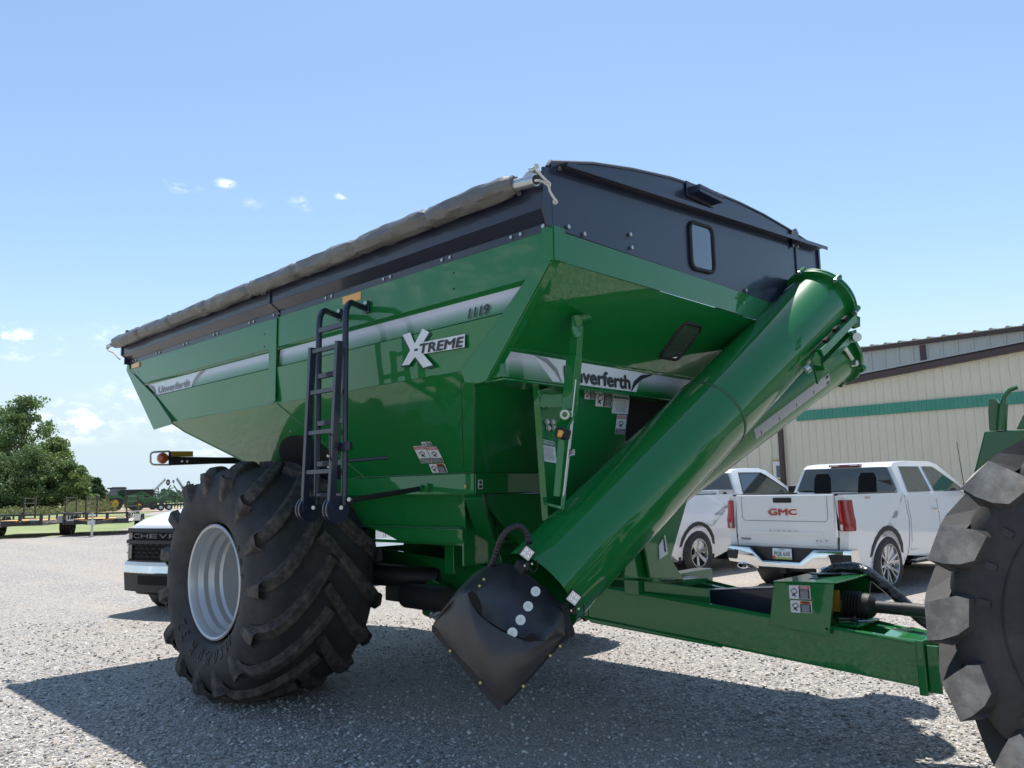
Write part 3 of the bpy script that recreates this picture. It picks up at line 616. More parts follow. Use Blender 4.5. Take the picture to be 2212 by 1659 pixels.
mb.cyl((0.600, -1.126, 2.615), (0.720, -1.399, 2.539), .034, 20); mb.cyl((0.600, -1.359, 2.011), (0.670, -1.469, 1.993), .034, 20)
arm = obj('rest_arm', mb, M['green'], cart, bevel=.004)
mb = MB(); p = Vector((0.672, -1.471, 1.993)); ax = (Vector((0.670, -1.469, 1.993))-Vector((0.600, -1.359, 2.011))).normalized()
mb.lathe([(0, .028), (.006, .026), (.006, .016), (-.03, .015)], p, ax, 24); obj('bearing_ring', mb, M['rope'], arm)
mb = MB()
for dx in (-6, 6): mb.tube([(0.660, -1.334, 2.207), (0.580, -1.391, 1.513)] if dx < 0 else [(0.680, -1.373, 2.202), (0.600, -1.424, 1.513)], .006, 6)
obj('rod', mb, M['galv'], arm)
mb = MB(); mb.cyl((0.600, -1.414, 1.536), (0.600, -1.431, 1.465), .014, 8, .009); mb.tube([(0.370, -1.324, 1.521), (0.400, -1.353, 1.490), (0.600, -1.431, 1.465)], .011, 8); obj('link_rod', mb, M['green'], arm)
mb = MB(); mb.tube([(0.620, -1.400, 1.756), (0.620, -1.363, 1.768), (0.630, -1.345, 1.772)], .008, 6); mb.bolt((0.620, -1.375, 1.787), (1, 0, 0), .014, .03); obj('pin_clip', mb, M['bolt'], arm)
mb = MB(); mb.plate([(0.660, -1.510, 1.922), (0.660, -1.429, 1.902), (0.660, -1.449, 1.848), (0.660, -1.530, 1.864)], .05); o = obj('plug_cover', mb, M['blackm'], arm, bevel=.006)
mb = MB(); mb.cyl((0.700, -1.543, 1.891), (0.700, -1.560, 1.862), .017, 10, .012); obj('yellow_plug', mb, M['amber'], arm)
def lbl(pts, kind, m, head, side=False): return warn_label(cart, *pts, kind, m, head, side)
lbl([(0.309, -0.823, 2.220), (0.309, -0.704, 2.223), (0.309, -0.836, 2.161)], 'w', M['orange'], 'WARNING', True)
lbl([(0.309, -0.698, 2.223), (0.309, -0.515, 2.225), (0.309, -0.724, 2.120)], 'w', M['orange'], 'WARNING', True)
lbl([(0.309, -0.509, 2.223), (0.309, -0.317, 2.226), (0.309, -0.543, 2.082)], 'important', M['labgreen'], 'IMPORTANT')
lbl([(0.309, -0.478, 2.077), (0.309, -0.362, 2.078), (0.309, -0.516, 1.941)], 'd', M['red'], 'DANGER')
lbl([(0.349, -1.324, 1.878), (0.349, -1.194, 1.864), (0.349, -1.310, 1.745)], 'important', M['labgreen'], 'IMPORTANT')
# ---------------- upper (folded) auger tube
T1 = Vector((1.058, 1.252, 2.995)); B1 = Vector((.517, -1.553, 1.010)); AX = (T1-B1).normalized(); LEN = (T1-B1).length
aug = sub('folded_auger', cart)
mb = MB(); RA = .262
mb.lathe([(0, RA), (LEN*.525, RA)], B1, AX, 72); mb.lathe([(LEN*.525, RA), (LEN, RA)], B1, AX, 72); mb.lathe([(LEN, RA-.01), (LEN*.9, RA-.01)], B1, AX, 72)
obj('auger_tube', mb, M['green'], aug)
mb = MB(); mb.lathe([(LEN*.523, RA), (LEN*.524, RA+.005), (LEN*.529, RA+.005), (LEN*.530, RA)], B1, AX, 72); obj('weld_ring', mb, M['weld'], aug)
mb = MB(); mb.lathe([(LEN-.035, RA), (LEN-.03, RA+.045), (LEN-.006, RA+.045), (LEN-.006, RA-.01)], B1, AX, 72)
mb.lathe([(LEN+.004, RA-.01), (LEN+.004, RA+.045), (LEN+.02, RA+.045), (LEN+.02, RA-.01)], B1, AX, 72)
side = AX.cross(Vector((0, 0, 1))).normalized(); upv = side.cross(AX)
def rim(c, ax, ang, r): 
    s_ = ax.cross(Vector((0, 0, 1))).normalized(); u_ = s_.cross(ax); return c+s_*cos(radians(ang))*r+u_*sin(radians(ang))*r
for a_ in (90, 35, -20, 145, 200): mb.cyl(rim(T1-AX*.038, AX, a_, RA+.045), rim(T1+AX*.022, AX, a_, RA+.045), .024, 12)
obj('flange', mb, M['green'], aug, bevel=.002)
mb = MB()
for a_ in (90, 35, -20, 145, 200): mb.bolt(rim(T1-AX*.05, AX, a_, RA+.055), -AX, .018, .018)
for a_ in (138, 128): mb.bolt(rim(T1-AX*.16, AX, a_, RA), side*-.6+upv*.7, .016, .02)
obj('bolt', mb, M['bolt'], aug)
mb = MB(); mb.plate([rim(T1-AX*.42, AX, 172, RA-.01), rim(T1-AX*.30, AX, 172, RA-.01), rim(T1-AX*.32, AX, 172, RA+.07), rim(T1-AX*.38, AX, 172, RA+.09), rim(T1-AX*.43, AX, 172, RA+.05)], .014)
mb.plate([rim(T1-AX*.19, AX, 140, RA-.01), rim(T1-AX*.09, AX, 140, RA-.01), rim(T1-AX*.10, AX, 140, RA+.05), rim(T1-AX*.18, AX, 140, RA+.05)], .03)
mb.plate([rim(B1+AX*.50, AX, 172, RA-.01), rim(B1+AX*.66, AX, 172, RA-.01), rim(B1+AX*.62, AX, 172, RA+.07), rim(B1+AX*.54, AX, 172, RA+.07)], .012)
obj('lifting_eye', mb, M['green'], aug, bevel=.003)
mb = MB(); t_ = T1-AX*.14
mb.add([rim(t_-AX*.05, AX, 112, RA+.003), rim(t_-AX*.05, AX, 97, RA+.003), rim(t_+AX*.05, AX, 97, RA+.003), rim(t_+AX*.05, AX, 112, RA+.003)], [(0, 1, 2, 3)]); obj('maker_tag', mb, M['white'], aug, recalc=False)
# hinge ribs on the under side next to the flange
mb = MB()
H0 = Vector((1.290, 1.320, 2.701)); H1 = Vector((1.242, 0.699, 2.408))
mb.beam((1.324, 1.257, 2.839), (1.264, 0.702, 2.508), .05, .06); mb.beam((1.255, 1.351, 2.727), (1.233, 0.759, 2.415), .07, .05)
mb.plate([(1.269, 0.636, 2.511), (1.282, 0.655, 2.476), (1.280, 0.666, 2.408), (1.248, 0.633, 2.420), (1.236, 0.613, 2.462)], .03)
mb.plate([(1.181, 0.774, 2.439), (1.242, 0.836, 2.425), (1.188, 0.808, 2.301), (1.185, 0.795, 2.352)], .03)
mb.plate([(1.291, 1.287, 2.884), (1.337, 1.336, 2.857), (1.329, 1.342, 2.783), (1.297, 1.314, 2.767), (1.278, 1.287, 2.817)], .05)
mb.plate([(1.212, 1.446, 2.746), (1.222, 1.449, 2.780), (1.251, 1.475, 2.792), (1.246, 1.484, 2.719), (1.205, 1.451, 2.686)], .05)
obj('hinge_rib', mb, M['green'], aug, bevel=.003)
mb = MB(); mb.cyl((1.231, 1.401, 2.711), (1.329, 1.289, 2.695), .035, 14); mb.cyl((1.220, 0.544, 2.376), (1.242, 0.561, 2.394), .03, 12)
obj('hinge_pin', mb, M['galv'], aug)
mb = MB()
for x, y in ((1230,625),(1150,715),(1060,820),(985,905)): pass
for c_ in [(1.445, 0.723, 2.722), (1.391, 0.684, 2.653), (1.333, 0.643, 2.577)]: mb.beam(c_, Vector(c_)+AX*.05, .03, .03)
obj('slot', mb, M['dark'], aug)
# ---------------- lower auger
T2 = Vector((0.844, 2.006, 2.727)); B2 = Vector((.14, .340, 1.664)); AX2 = (T2-B2).normalized(); L2_ = (T2-B2).length
low = sub('lower_auger', cart)
mb = MB(); mb.lathe([(-.35, RA), (L2_, RA)], B2, AX2, 64); mb.lathe([(L2_, RA), (L2_, 0.02)], B2, AX2, 64); obj('auger_tube', mb, M['green'], low)
mb = MB(); mb.lathe([(L2_-.035, RA), (L2_-.03, RA+.045), (L2_, RA+.045), (L2_+.004, RA-.02)], B2, AX2, 64)
for a_ in (80, 20, -40, -100, 150): mb.cyl(rim(T2-AX2*.04, AX2, a_, RA+.045), rim(T2+AX2*.0, AX2, a_, RA+.045), .03, 10)
obj('flange', mb, M['green'], low, bevel=.002)
mb = MB(); mb.tube([rim(T2-AX2*.10, AX2, -15, RA+.01), rim(T2-AX2*.14, AX2, 10, RA+.03), rim(T2-AX2*.30, AX2, 25, RA+.04)], .02, 8); mb.bolt(rim(T2-AX2*.10, AX2, -25, RA+.0), side, .025, .05)
obj('latch', mb, M['galv'], low)
# printed scale on the lower tube
mb = MB(); rws = []
for k in range(13):
    c_ = B2+AX2*(L2_-.40-.95+.95*k/12); rws.append([rim(c_, AX2, -30+j*4, RA+.003) for j in range(6)])
mb.grid(rws, True); sc = obj('printed_scale', mb, M['gradw'], low, recalc=False)
mb = MB()
for k in range(1, 5):
    c_ = B2+AX2*(L2_-.40-.22*k); mb.tube([rim(c_, AX2, a_, RA+.004) for a_ in (-20, -27)], .003, 4)
c_ = B2+AX2*(L2_-.43); mb.add([rim(c_+AX2*dx, AX2, a_, RA+.005) for dx, a_ in ((-.02, -28), (-.02, -12), (.02, -12), (.02, -28))], [(0, 1, 2, 3)])
obj('print', mb, M['ink'], sc, recalc=False)
# lower housing column
mb = MB()
mb.plate([(0.550, -0.589, 1.249), (0.550, -0.396, 1.383), (0.550, 0.013, 1.544), (0.550, -0.273, 1.098), (0.550, -0.124, 0.939), (0.550, -0.525, 0.990)], .02)
mb.plate([(0.500, -0.517, 1.243), (0.500, -0.452, 0.980), (0.500, -0.754, 1.001), (0.500, -0.674, 1.179)], .02)
mb.plate([(.55, -.40, 1.25), (.2, -.35, 1.25), (.2, -.35, .92), (.55, -.40, .95)], .012)
mb.box(-.4, .1, -.3, .3, .85, 1.2)
obj('auger_housing', mb, M['green'], low, bevel=.004)
mb = MB(); mb.plate([(.565, -.42, 1.19), (.565, -.34, 1.26), (.565, -.32, 1.13), (.565, -.42, 1.10)], .004); o = obj('safety_label', mb, M['white'], low)
mb = MB(); mb.plate([(.568, -.37, 1.24), (.568, -.355, 1.24), (.568, -.34, 1.14), (.568, -.36, 1.15)], .004); obj('print', mb, M['ink'], o)
# ---------------- moulded rubber discharge boot
upper = [(0.369, -2.206, 0.894), (0.420, -2.206, 0.937), (0.480, -2.201, 0.989), (0.544, -2.192, 1.044), (0.605, -2.181, 1.074), (0.637, -2.183, 1.030), (0.665, -2.177, 0.985), (0.703, -2.161, 0.949), (0.760, -2.126, 0.907), (0.799, -2.098, 0.884), (0.831, -2.064, 0.863), (0.858, -2.006, 0.842), (0.869, -1.967, 0.840), (0.877, -1.903, 0.836), (0.865, -1.816, 0.833), (0.850, -1.731, 0.829)]
lower = [(0.359, -2.199, 0.884), (0.457, -2.191, 0.820), (0.563, -2.189, 0.756), (0.653, -2.175, 0.693), (0.726, -2.149, 0.627), (0.769, -2.127, 0.584), (0.784, -2.108, 0.559), (0.796, -2.087, 0.581), (0.811, -2.051, 0.616), (0.827, -2.014, 0.652), (0.835, -1.970, 0.682), (0.837, -1.918, 0.713), (0.840, -1.865, 0.745), (0.844, -1.812, 0.777), (0.842, -1.762, 0.804), (0.842, -1.724, 0.824)]
def resample(P, n):
    P = [Vector(p) for p in P]; L = [0]
    for i in range(1, len(P)): L.append(L[-1]+(P[i]-P[i-1]).length)
    out = []
    for k in range(n):
        s_ = L[-1]*k/(n-1); i = 0
        while i < len(L)-2 and L[i+1] < s_: i += 1
        t = (s_-L[i])/(L[i+1]-L[i]); p0 = P[max(i-1, 0)]; p1 = P[i]; p2 = P[i+1]; p3 = P[min(i+2, len(P)-1)]
        out.append(.5*((2*p1)+(p2-p0)*t+(2*p0-5*p1+4*p2-p3)*t*t+(3*p1-p0-3*p2+p3)*t**3))
    return out
back = [(0.353, -2.192, 0.892), (0.325, -2.141, 0.919), (0.315, -2.099, 0.948), (0.317, -2.049, 0.986), (0.320, -1.999, 1.035), (0.333, -1.929, 1.096), (0.354, -1.874, 1.138), (0.370, -1.834, 1.159), (0.391, -1.789, 1.173), (0.418, -1.749, 1.174), (0.445, -1.708, 1.167), (0.473, -1.679, 1.153), (0.519, -1.640, 1.108), (0.556, -1.612, 1.071), (0.625, -1.591, 1.014), (0.720, -1.602, 0.962), (0.754, -1.621, 0.938), (0.803, -1.675, 0.887), (0.843, -1.724, 0.827)]
NB = 64
U_ = resample(upper, NB); L_ = [Vector(p) for p in lower]; L1_ = resample(L_[:7], NB//2); L2x = resample(L_[6:], NB//2+1)[1:]; LW = L1_+L2x; K_ = resample(back, NB)
fw = (CAM-Vector((.6, -1.8, .9))).normalized()
mb = MB(); rws = []
for j in range(11):
    t = j/10; rws.append([U_[i].lerp(LW[i], t)+fw*.05*sin(pi*t)*sin(pi*i/(NB-1)) for i in range(NB)])
mb.grid(rws, True)
boot = obj('discharge_boot', mb, M['boot'], aug, solid=.012)
mb = MB(); rws = []
for j in range(21):
    t = j/20; row = []
    for i in range(NB):
        s_ = i/(NB-1); end = min(1, min(s_, 1-s_)*7)
        sm_ = lambda a, b, x: (lambda q: q*q*(3-2*q))(min(1, max(0, (x-a)/(b-a)))); g_ = sm_(.25, .36, s_)*sm_(.17, .27, 1-s_); inner = U_[i].lerp(Vector((.60, -1.80, .92)), .05*g_)-fw*.07*g_
        p = K_[i].lerp(inner, t)
        p += fw*(.10*sin(pi*t)*end*(.62+.50*abs(cos(pi*(s_-.02)*1.0))**1.5)-.11*math.exp(-((s_-.56)/.13)**2)*t*g_)
        row.append(p)
    rws.append(row)
mb.grid(rws, True); dome = obj('boot_top', mb, M['boot'], boot, solid=.01)
# flat black patches painting the shade inside the flap gaps, and the fixing washers
for cx in ((.0,),): pass
mb = MB()
mb.add([(0.639, -2.211, 1.077), (0.657, -2.196, 1.086), (0.670, -2.180, 1.073), (0.679, -2.167, 1.043), (0.683, -2.156, 1.007), (0.680, -2.153, 0.978), (0.678, -2.152, 0.959), (0.666, -2.166, 0.972), (0.654, -2.183, 1.005), (0.644, -2.200, 1.038)], [tuple(range(10))])
mb.add([(0.854, -2.046, 0.851), (0.868, -2.038, 0.874), (0.884, -2.025, 0.887), (0.898, -2.010, 0.883), (0.902, -2.003, 0.866), (0.895, -2.007, 0.850), (0.875, -2.025, 0.844)], [tuple(range(7))])
obj('flap_shade_patch', mb, M['dark'], boot, recalc=False)
for cpx in [(0.759, -1.848, 1.056), (0.765, -1.913, 0.990), (0.780, -1.986, 0.934), (0.802, -2.068, 0.886)]:
    mb = MB(); c_ = Vector(cpx); mb.cyl(c_-fw*.006, c_+fw*.002, .0245, 32); o = obj('washer', mb, M['galv'], boot)
    mb = MB(); mb.bolt(c_, fw, .007, .014); mb.cyl(c_, c_+fw*.004, .011, 14); obj('bolt', mb, M['bolt'], o)
mb = MB(); mb.plate([(0.355, -2.200, 0.866), (0.368, -2.207, 0.895), (0.784, -2.109, 0.567), (0.758, -2.127, 0.528)], .006)
mb.plate([(0.792, -2.116, 0.569), (0.856, -1.740, 0.828), (0.844, -1.721, 0.817), (0.778, -2.098, 0.552)], .008)
obj('edge_strip', mb, M['blackm'], boot)
mb = MB()
for p in [(0.489, -2.195, 0.783), (0.679, -2.171, 0.654), (0.834, -2.033, 0.636), (0.853, -1.854, 0.752), (0.846, -1.769, 0.784), (0.560, -2.022, 1.120), (0.555, -2.049, 1.089)]: mb.bolt(p, fw, .0075, .010)
obj('bolt', mb, M['brass'], boot)
mb = MB(); mb.beam((0.552, -1.762, 1.182), (0.616, -1.763, 1.140), .04, .05); mb.beam((0.767, -1.657, 0.975), (0.791, -1.643, 0.801), .05, .05); mb.cyl((0.772, -1.632, 0.866), (0.777, -1.616, 0.808), .035, 12)
obj('boot_bracket', mb, M['blackm'], aug, bevel=.004)
# work lights
for (cxy, dd, rot) in (((0.659, -1.797, 1.240), 0, .5), ((0.850, -1.654, 1.009), 0, .5)):
    c_ = Vector(cxy); n_ = (fw+Vector((0, 0, -.15))).normalized(); e1 = (_r*cos(radians(38))+_u*sin(radians(38))*-1).normalized(); e1 = (e1-n_*e1.dot(n_)).normalized(); e2 = n_.cross(e1)
    def cube(mb, c0, a, b, d0, d1): mb.add([c0+e1*i*a+e2*j*b+n_*k for k in (d0, d1) for i, j in ((-1, -1), (1, -1), (1, 1), (-1, 1))], [(0, 3, 2, 1), (4, 5, 6, 7), (0, 1, 5, 4), (1, 2, 6, 5), (2, 3, 7, 6), (3, 0, 4, 7)])
    mb = MB(); cube(mb, c_, .034, .034, -.032, 0); mb.cyl(c_-_u*.045, c_-_u*.085, .014, 8); wl_ = obj('work_light', mb, M['blackm'], aug, bevel=.005)
    mb = MB(); cube(mb, c_, .028, .028, -.002, .002); ln = obj('lens', mb, M['lens'], wl_)
    mb = MB()
    for i, j in ((-1, -1), (1, -1), (1, 1), (-1, 1)): mb.lathe([(.002, .0105), (.004, .009), (.003, .004), (.005, .0005)], c_+e1*.0125*i+e2*.0125*j, n_, 16)
    obj('led', mb, M['chrome'], ln)
    mb = MB(); mb.tube(resample([c_-n_*.04-_u*.02, c_-_u*.07+_r*.01, c_-_u*.10+_r*.03, c_-_u*.08+_r*.055, c_-_u*.04+_r*.05-n_*.04], 14), .0035, 6); obj('cable', mb, M['blackm'], wl_)
    mb = MB(); mb.bolt(c_-_u*.065-_r*.012, n_, .007, .008); mb.bolt(c_-_u*.055+_r*.025, n_, .006, .008); obj('bolt', mb, M['bolt'], wl_)
# spiral-wrapped hydraulic hose over the boot
hp = resample([(0.394, -1.811, 1.158), (0.425, -1.816, 1.193), (0.460, -1.822, 1.254), (0.497, -1.825, 1.314), (0.526, -1.806, 1.356), (0.548, -1.761, 1.377), (0.557, -1.722, 1.365), (0.572, -1.700, 1.328), (0.595, -1.712, 1.284)], 60)
mb = MB(); mb.tube(hp, .018, 12, True, [.019 if (i % 3) else .016 for i in range(60)]); obj('wrapped_hose', mb, M['trim'], aug)
# ---------------- frame, tongue, driveline
mb = MB()
def rail(s_, mat_):
    top = [(-3.4, -.62, 1.155), (-2.226, -.60, 1.071), (.013, -.50, .912), (2.042, -.15, .692)]; h = [.22, .21, .225, .226]
    m2 = MB()
    for i in range(3):
        (x0, y0, z0), (x1, y1, z1) = top[i], top[i+1]; w = .10
        vs = [(x, (y+dy)*s_, z) for x, y, zt, hh in ((x0, y0, z0, h[i]), (x1, y1, z1, h[i+1])) for dy, z in ((0, zt), (w, zt), (w, zt-hh), (0, zt-hh))]
        m2.add(vs, [(0, 1, 2, 3), (4, 7, 6, 5), (0, 4, 5, 1), (1, 5, 6, 2), (2, 6, 7, 3), (3, 7, 4, 0)])
    return m2
mb = MB()
for s_ in (1, -1):
    mb.tube([(-3.4, (-.615)*s_, 1.160), (-2.226, -.595*s_, 1.076), (.013, -.495*s_, .917), (2.03, -.145*s_, .697)], .010, 6); mb.tube([(-2.226, -.595*s_, .864), (.013, -.495*s_, .686), (2.03, -.145*s_, .468)], .008, 6)
obj('rail_edge', mb, M['green'], cart)
obj('frame_rail', rail(1, 0), M['green'], cart, bevel=.008); obj('frame_rail', rail(-1, 0), M['green'], cart, bevel=.008)
mb = MB(); mb.plate([(.02, -.505, .69), (.9, -.35, .60), (.95, -.34, .575), (.05, -.50, .66)], .05); obj('rail_stiffener', mb, M['green'], cart, bevel=.004)
mb = MB(); mb.box(-2.62, -2.34, -1.25, 1.25, .80, 1.02); obj('axle', mb, M['blackm'], cart, bevel=.01)
mb = MB(); mb.box(-2.7, -2.3, -1.0, -.6, .95, 1.6); mb.box(-2.7, -2.3, .6, 1.0, .95, 1.6); mb.box(-2.7, -2.25, -1.2, 1.2, 1.02, 1.10); obj('axle_mount', mb, M['green'], cart, bevel=.01)
mb = MB(); mb.box(-1.7, -.6, .35, .9, .52, .86); mb.cyl((-1.6, -.8, .75), (-1.1, -.8, .75), .10, 16); mb.cyl((-2.1, -1.0, .92), (-1.5, -.55, .86), .09, 14); mb.box(-2.3, -1.2, -.5, .9, .62, .9)
obj('driveline_guard', mb, M['blackm'], cart, bevel=.01)
# drive gear / jack under the frame, left of the boot
mb = MB(); mb.cyl((-1.407, -0.691, 0.735), (-1.357, -0.763, 0.627), .10, 16, .07); mb.cyl((-1.411, -0.706, 0.794), (-1.171, -0.743, 0.724), .09, 14); mb.beam((-1.265, -0.716, 0.847), (-1.160, -0.733, 0.731), .03, .02); mb.box(-.52, -.30, -.85, -.6, .62, .8)
obj('jack_mount', mb, M['green'], cart, bevel=.003)
mb = MB(); mb.cyl((-1.280, -0.832, 0.646), (-1.264, -0.813, 0.624), .035, 14); mb.cyl((-1.264, -0.813, 0.624), (-1.193, -0.809, 0.592), .022, 12); mb.tube([(-1.235, -0.856, 0.629), (-1.131, -0.835, 0.676), (-1.098, -0.808, 0.703)], .012, 6)
obj('hydraulic_fitting', mb, M['galv'], cart)
mb = MB(); mb.plate([(-.60, -.72, .74), (-.50, -.70, .74), (-.50, -.70, .79), (-.60, -.72, .79)], .01); obj('maker_tag', mb, M['white'], cart)
# cross members and gussets on the tongue
mb = MB(); mb.box(.30, .42, -.46, .50, .86, .96); mb.plate([(.12, -.40, .95), (.44, -.40, .945), (.62, .10, .93), (.40, .12, .94)], .012); mb.box(1.52, 1.72, -.14, .20, .742, .756)
mb.plate([(1.86, -.17, .715), (2.05, -.14, .70), (2.05, .16, .70), (1.90, .20, .715), (1.84, .02, .72)], .016); mb.plate([(.42, -.40, .955), (.80, -.2, .90), (.80, -.2, .80), (.42, -.40, .85)], .012)
mb.plate([(0.099, 0.360, 1.096), (0.139, 0.360, 1.034), (0.173, 0.360, 0.957), (0.228, 0.360, 0.890), (0.334, 0.360, 0.850), (0.439, 0.360, 0.819), (0.437, 0.360, 0.792), (0.076, 0.360, 0.841)], .014); 0 and mb.plate([(.56, .34, 1.13), (.60, .34, 1.05), (.72, .34, .95), (.95, .34, .88), (1.05, .34, .84), (.2, .34, .90), (.2, .34, 1.13)], .014)
obj('tongue_crossmember', mb, M['green'], cart, bevel=.004)
mb = MB(); mb.box(2.03, 2.075, -.175, .175, .425, .715); mb.box(2.075, 2.20, -.06, .06, .50, .66); mb.plate([(2.075, -.14, .44), (2.14, -.14, .44), (2.14, -.14, .69), (2.075, -.14, .69)], .02)
obj('hitch_plate', mb, M['green'], cart, bevel=.006)
mb = MB(); mb.tube([(1.62, .02, .84), (1.63, .02, .80), (1.64, .03, .765), (1.66, .02, .75)], .006, 6); mb.tube([(1.60, .03, .765), (1.68, -.03, .762), (1.72, .02, .762)], .005, 6); mb.lathe([(-.004, .018), (.004, .018), (.004, .012), (-.004, .012)], (1.62, .02, .86), (1, 1, 0), 14)
mb.tube([(1.56, -.02, .765), (1.66, .06, .765)], .006, 6); obj('safety_chain', mb, M['galv'], cart)
# gearbox cover box
mb = MB(); y0, y1 = -.285, .30
mb.plate([(1.245, y0, .735), (1.605, y0, .70), (1.655, y0, 1.0), (1.29, y0, .985)], .008)
mb.plate([(1.245, y1, .745), (1.605, y1, .72), (1.655, y1, 1.0), (1.29, y1, .985)], .008)
mb.plate([(1.283, y0-.003, .990), (1.665, y0-.003, 1.006), (1.655, y1+.003, 1.006), (1.275, y1+.003, .990)], .008)
mb.plate([(1.245, y0, .74), (1.29, y0, .985), (1.29, y1, .985), (1.245, y1, .74)], .006)
bx = obj('driveline_cover', mb, M['green'], cart, bevel=.002)
warn_label(bx, (1.385, y0-.006, .977), (1.515, y0-.006, .982), (1.385, y0-.006, .898), 'd', M['red'], 'DANGER', True)
warn_label(bx, (1.388, y0-.006, .890), (1.518, y0-.006, .895), (1.388, y0-.006, .820), 'w', M['orange'], 'WARNING', True)
mb = MB(); mb.cyl((1.595, y0-.006, .745), (1.595, y0-.004, .745), .007, 10); obj('bolt_hole', mb, M['dark'], bx)
mb = MB(); mb.plate([(.22, -.06, .82), (1.25, -.06, .925), (1.25, -.06, .72), (.9, -.06, .72)], .012); mb.plate([(.22, -.066, .825), (1.25, -.066, .930), (1.25, .06, .930), (.22, .06, .825)], .008); obj('driveline_shield', mb, M['black'], cart, bevel=.002)
pto = sub('driveshaft', cart)
mb = MB(); c0 = Vector((1.47, .05, .845)); ax = Vector((1, .10, -.02)).normalized()
mb.lathe([(-.12, .05), (-.12, .075), (-.06, .075), (-.06, .04), (.0, .04)], c0+ax*.06, ax, 20); mb.box(1.44, 1.56, .0, .03, .80, .93); mb.lathe([(-.01, .085), (.02, .085), (.02, .03), (-.01, .03)], c0, ax, 20)
mb.box(1.52, 1.60, .01, .05, .815, .87); obj('yellow_joint', mb, M['yellow'], pto, bevel=.004)
mb = MB(); prof = [(.10, .05)]
for k in range(6): prof += [(.105+k*.018, .082), (.114+k*.018, .070)]
prof += [(.215, .075), (.25, .072), (.27, .055), (.28, .040), (.282, .036), (.70, .036), (.70, .03)]
mb.lathe(prof, c0, ax, 28); obj('shaft_shield', mb, M['blackm'], pto)
mb = MB(); mb.lathe([(.62, .0363), (.62, .043), (1.0, .043), (1.0, .0)], c0, ax, 24); mb.lathe([(.425, .0365), (.43, .038), (.90, .038)], c0, ax, 20); obj('shaft_tube', mb, M['trim'], pto)
hz = resample([(1.40, .12, .995), (1.44, .22, 1.03), (1.53, .26, 1.042), (1.62, .27, 1.03), (1.74, .28, .94), (1.86, .30, .82), (1.97, .32, .72), (2.2, .35, .64)], 50)
mb = MB(); rws = []
for i, p in enumerate(hz):
    r_ = .042*(.55+.45*min(1, i/9))*(1+.15*noise.noise((i*.4, 1, 2)))
    t_ = (hz[min(i+1, 49)]-hz[max(i-1, 0)]).normalized(); s_ = t_.cross(Vector((0, 1, 0))).normalized(); u_ = s_.cross(t_)
    rws.append([p+(s_*cos(a_)*.8+u_*sin(a_))*(r_+.006*noise.noise((i*.5, a_*2, 5))) for a_ in [2*pi*j/14 for j in range(14)]])
mb.grid(rws, True, True); mb.add(rws[0], [tuple(range(14))]); mb.plate([(1.36, .05, 1.013), (1.46, .20, 1.014), (1.54, .12, 1.015), (1.44, .02, 1.014)], .008)
M['sleeve'] = mat('black_vinyl_sleeve', (.014, .014, .015), .3, 0, .3, .2, bump=(30, 1, .01)); obj('hose_sleeve', mb, M['sleeve'], pto)
# marker light arm at the rear
mb = MB(); mb.beam((-4.860, -0.567, 1.970), (-4.3, -.3, 1.93), .05, .075)
arm2 = obj('marker_arm', mb, M['blackm'], cart, bevel=.004)
mb = MB(); A_ = [(-4.900, -1.581, 2.046), (-4.900, -1.389, 2.053), (-4.900, -1.383, 1.916), (-4.900, -1.550, 1.914)]; P_ = [Vector(p) for p in [(-4.900, -1.385, 2.057), (-4.900, -1.529, 2.047), (-4.900, -1.563, 2.039), (-4.900, -1.578, 2.019), (-4.900, -1.575, 1.940), (-4.900, -1.562, 1.920), (-4.900, -1.532, 1.913), (-4.900, -1.380, 1.914)]]
mb.tube(P_, .011, 6); obj('lamp_guard', mb, M['silver'], arm2)
c_ = Vector((-4.900, -1.450, 1.984)); mb = MB(); mb.lathe([(-.03, .058), (0, .058), (.018, .048), (.026, .02), (.028, .001)], c_, (1, -.3, 0), 28); mb.lathe([(-.03, .001), (-.03, .058)], c_, (1, -.3, 0), 28); obj('amber_lamp', mb, M['amberlamp'], arm2)
mb = MB(); P_ = [Vector(p) for p in [(-4.880, -1.395, 2.056), (-4.880, -1.376, 2.056), (-4.880, -1.370, 1.906), (-4.880, -1.390, 1.906)]]; mb.plate(P_, .03)
P_ = [Vector(p) for p in [(-4.860, -1.382, 1.998), (-4.860, -0.846, 1.999), (-4.860, -0.527, 2.005), (-4.860, -0.525, 1.932), (-4.860, -0.906, 1.928), (-4.860, -1.378, 1.906)]]; mb.plate(P_, .03); obj('marker_plate', mb, M['blackm'], arm2)
P_ = [Vector(p) for p in [(-4.860, -1.380, 2.055), (-4.860, -1.148, 2.060), (-4.860, -1.146, 2.002), (-4.860, -1.378, 1.998)]]; mb = MB(); mb.plate(P_, .012); obj('yellow_reflector', mb, M['yellow'], arm2)
mb = MB(); P_ = [(-4.830, -1.275, 1.948), (-4.830, -1.220, 1.949)]; [mb.bolt(p, (1, -.4, 0), .012, .012) for p in P_]; obj('bolt', mb, M['bolt'], arm2)

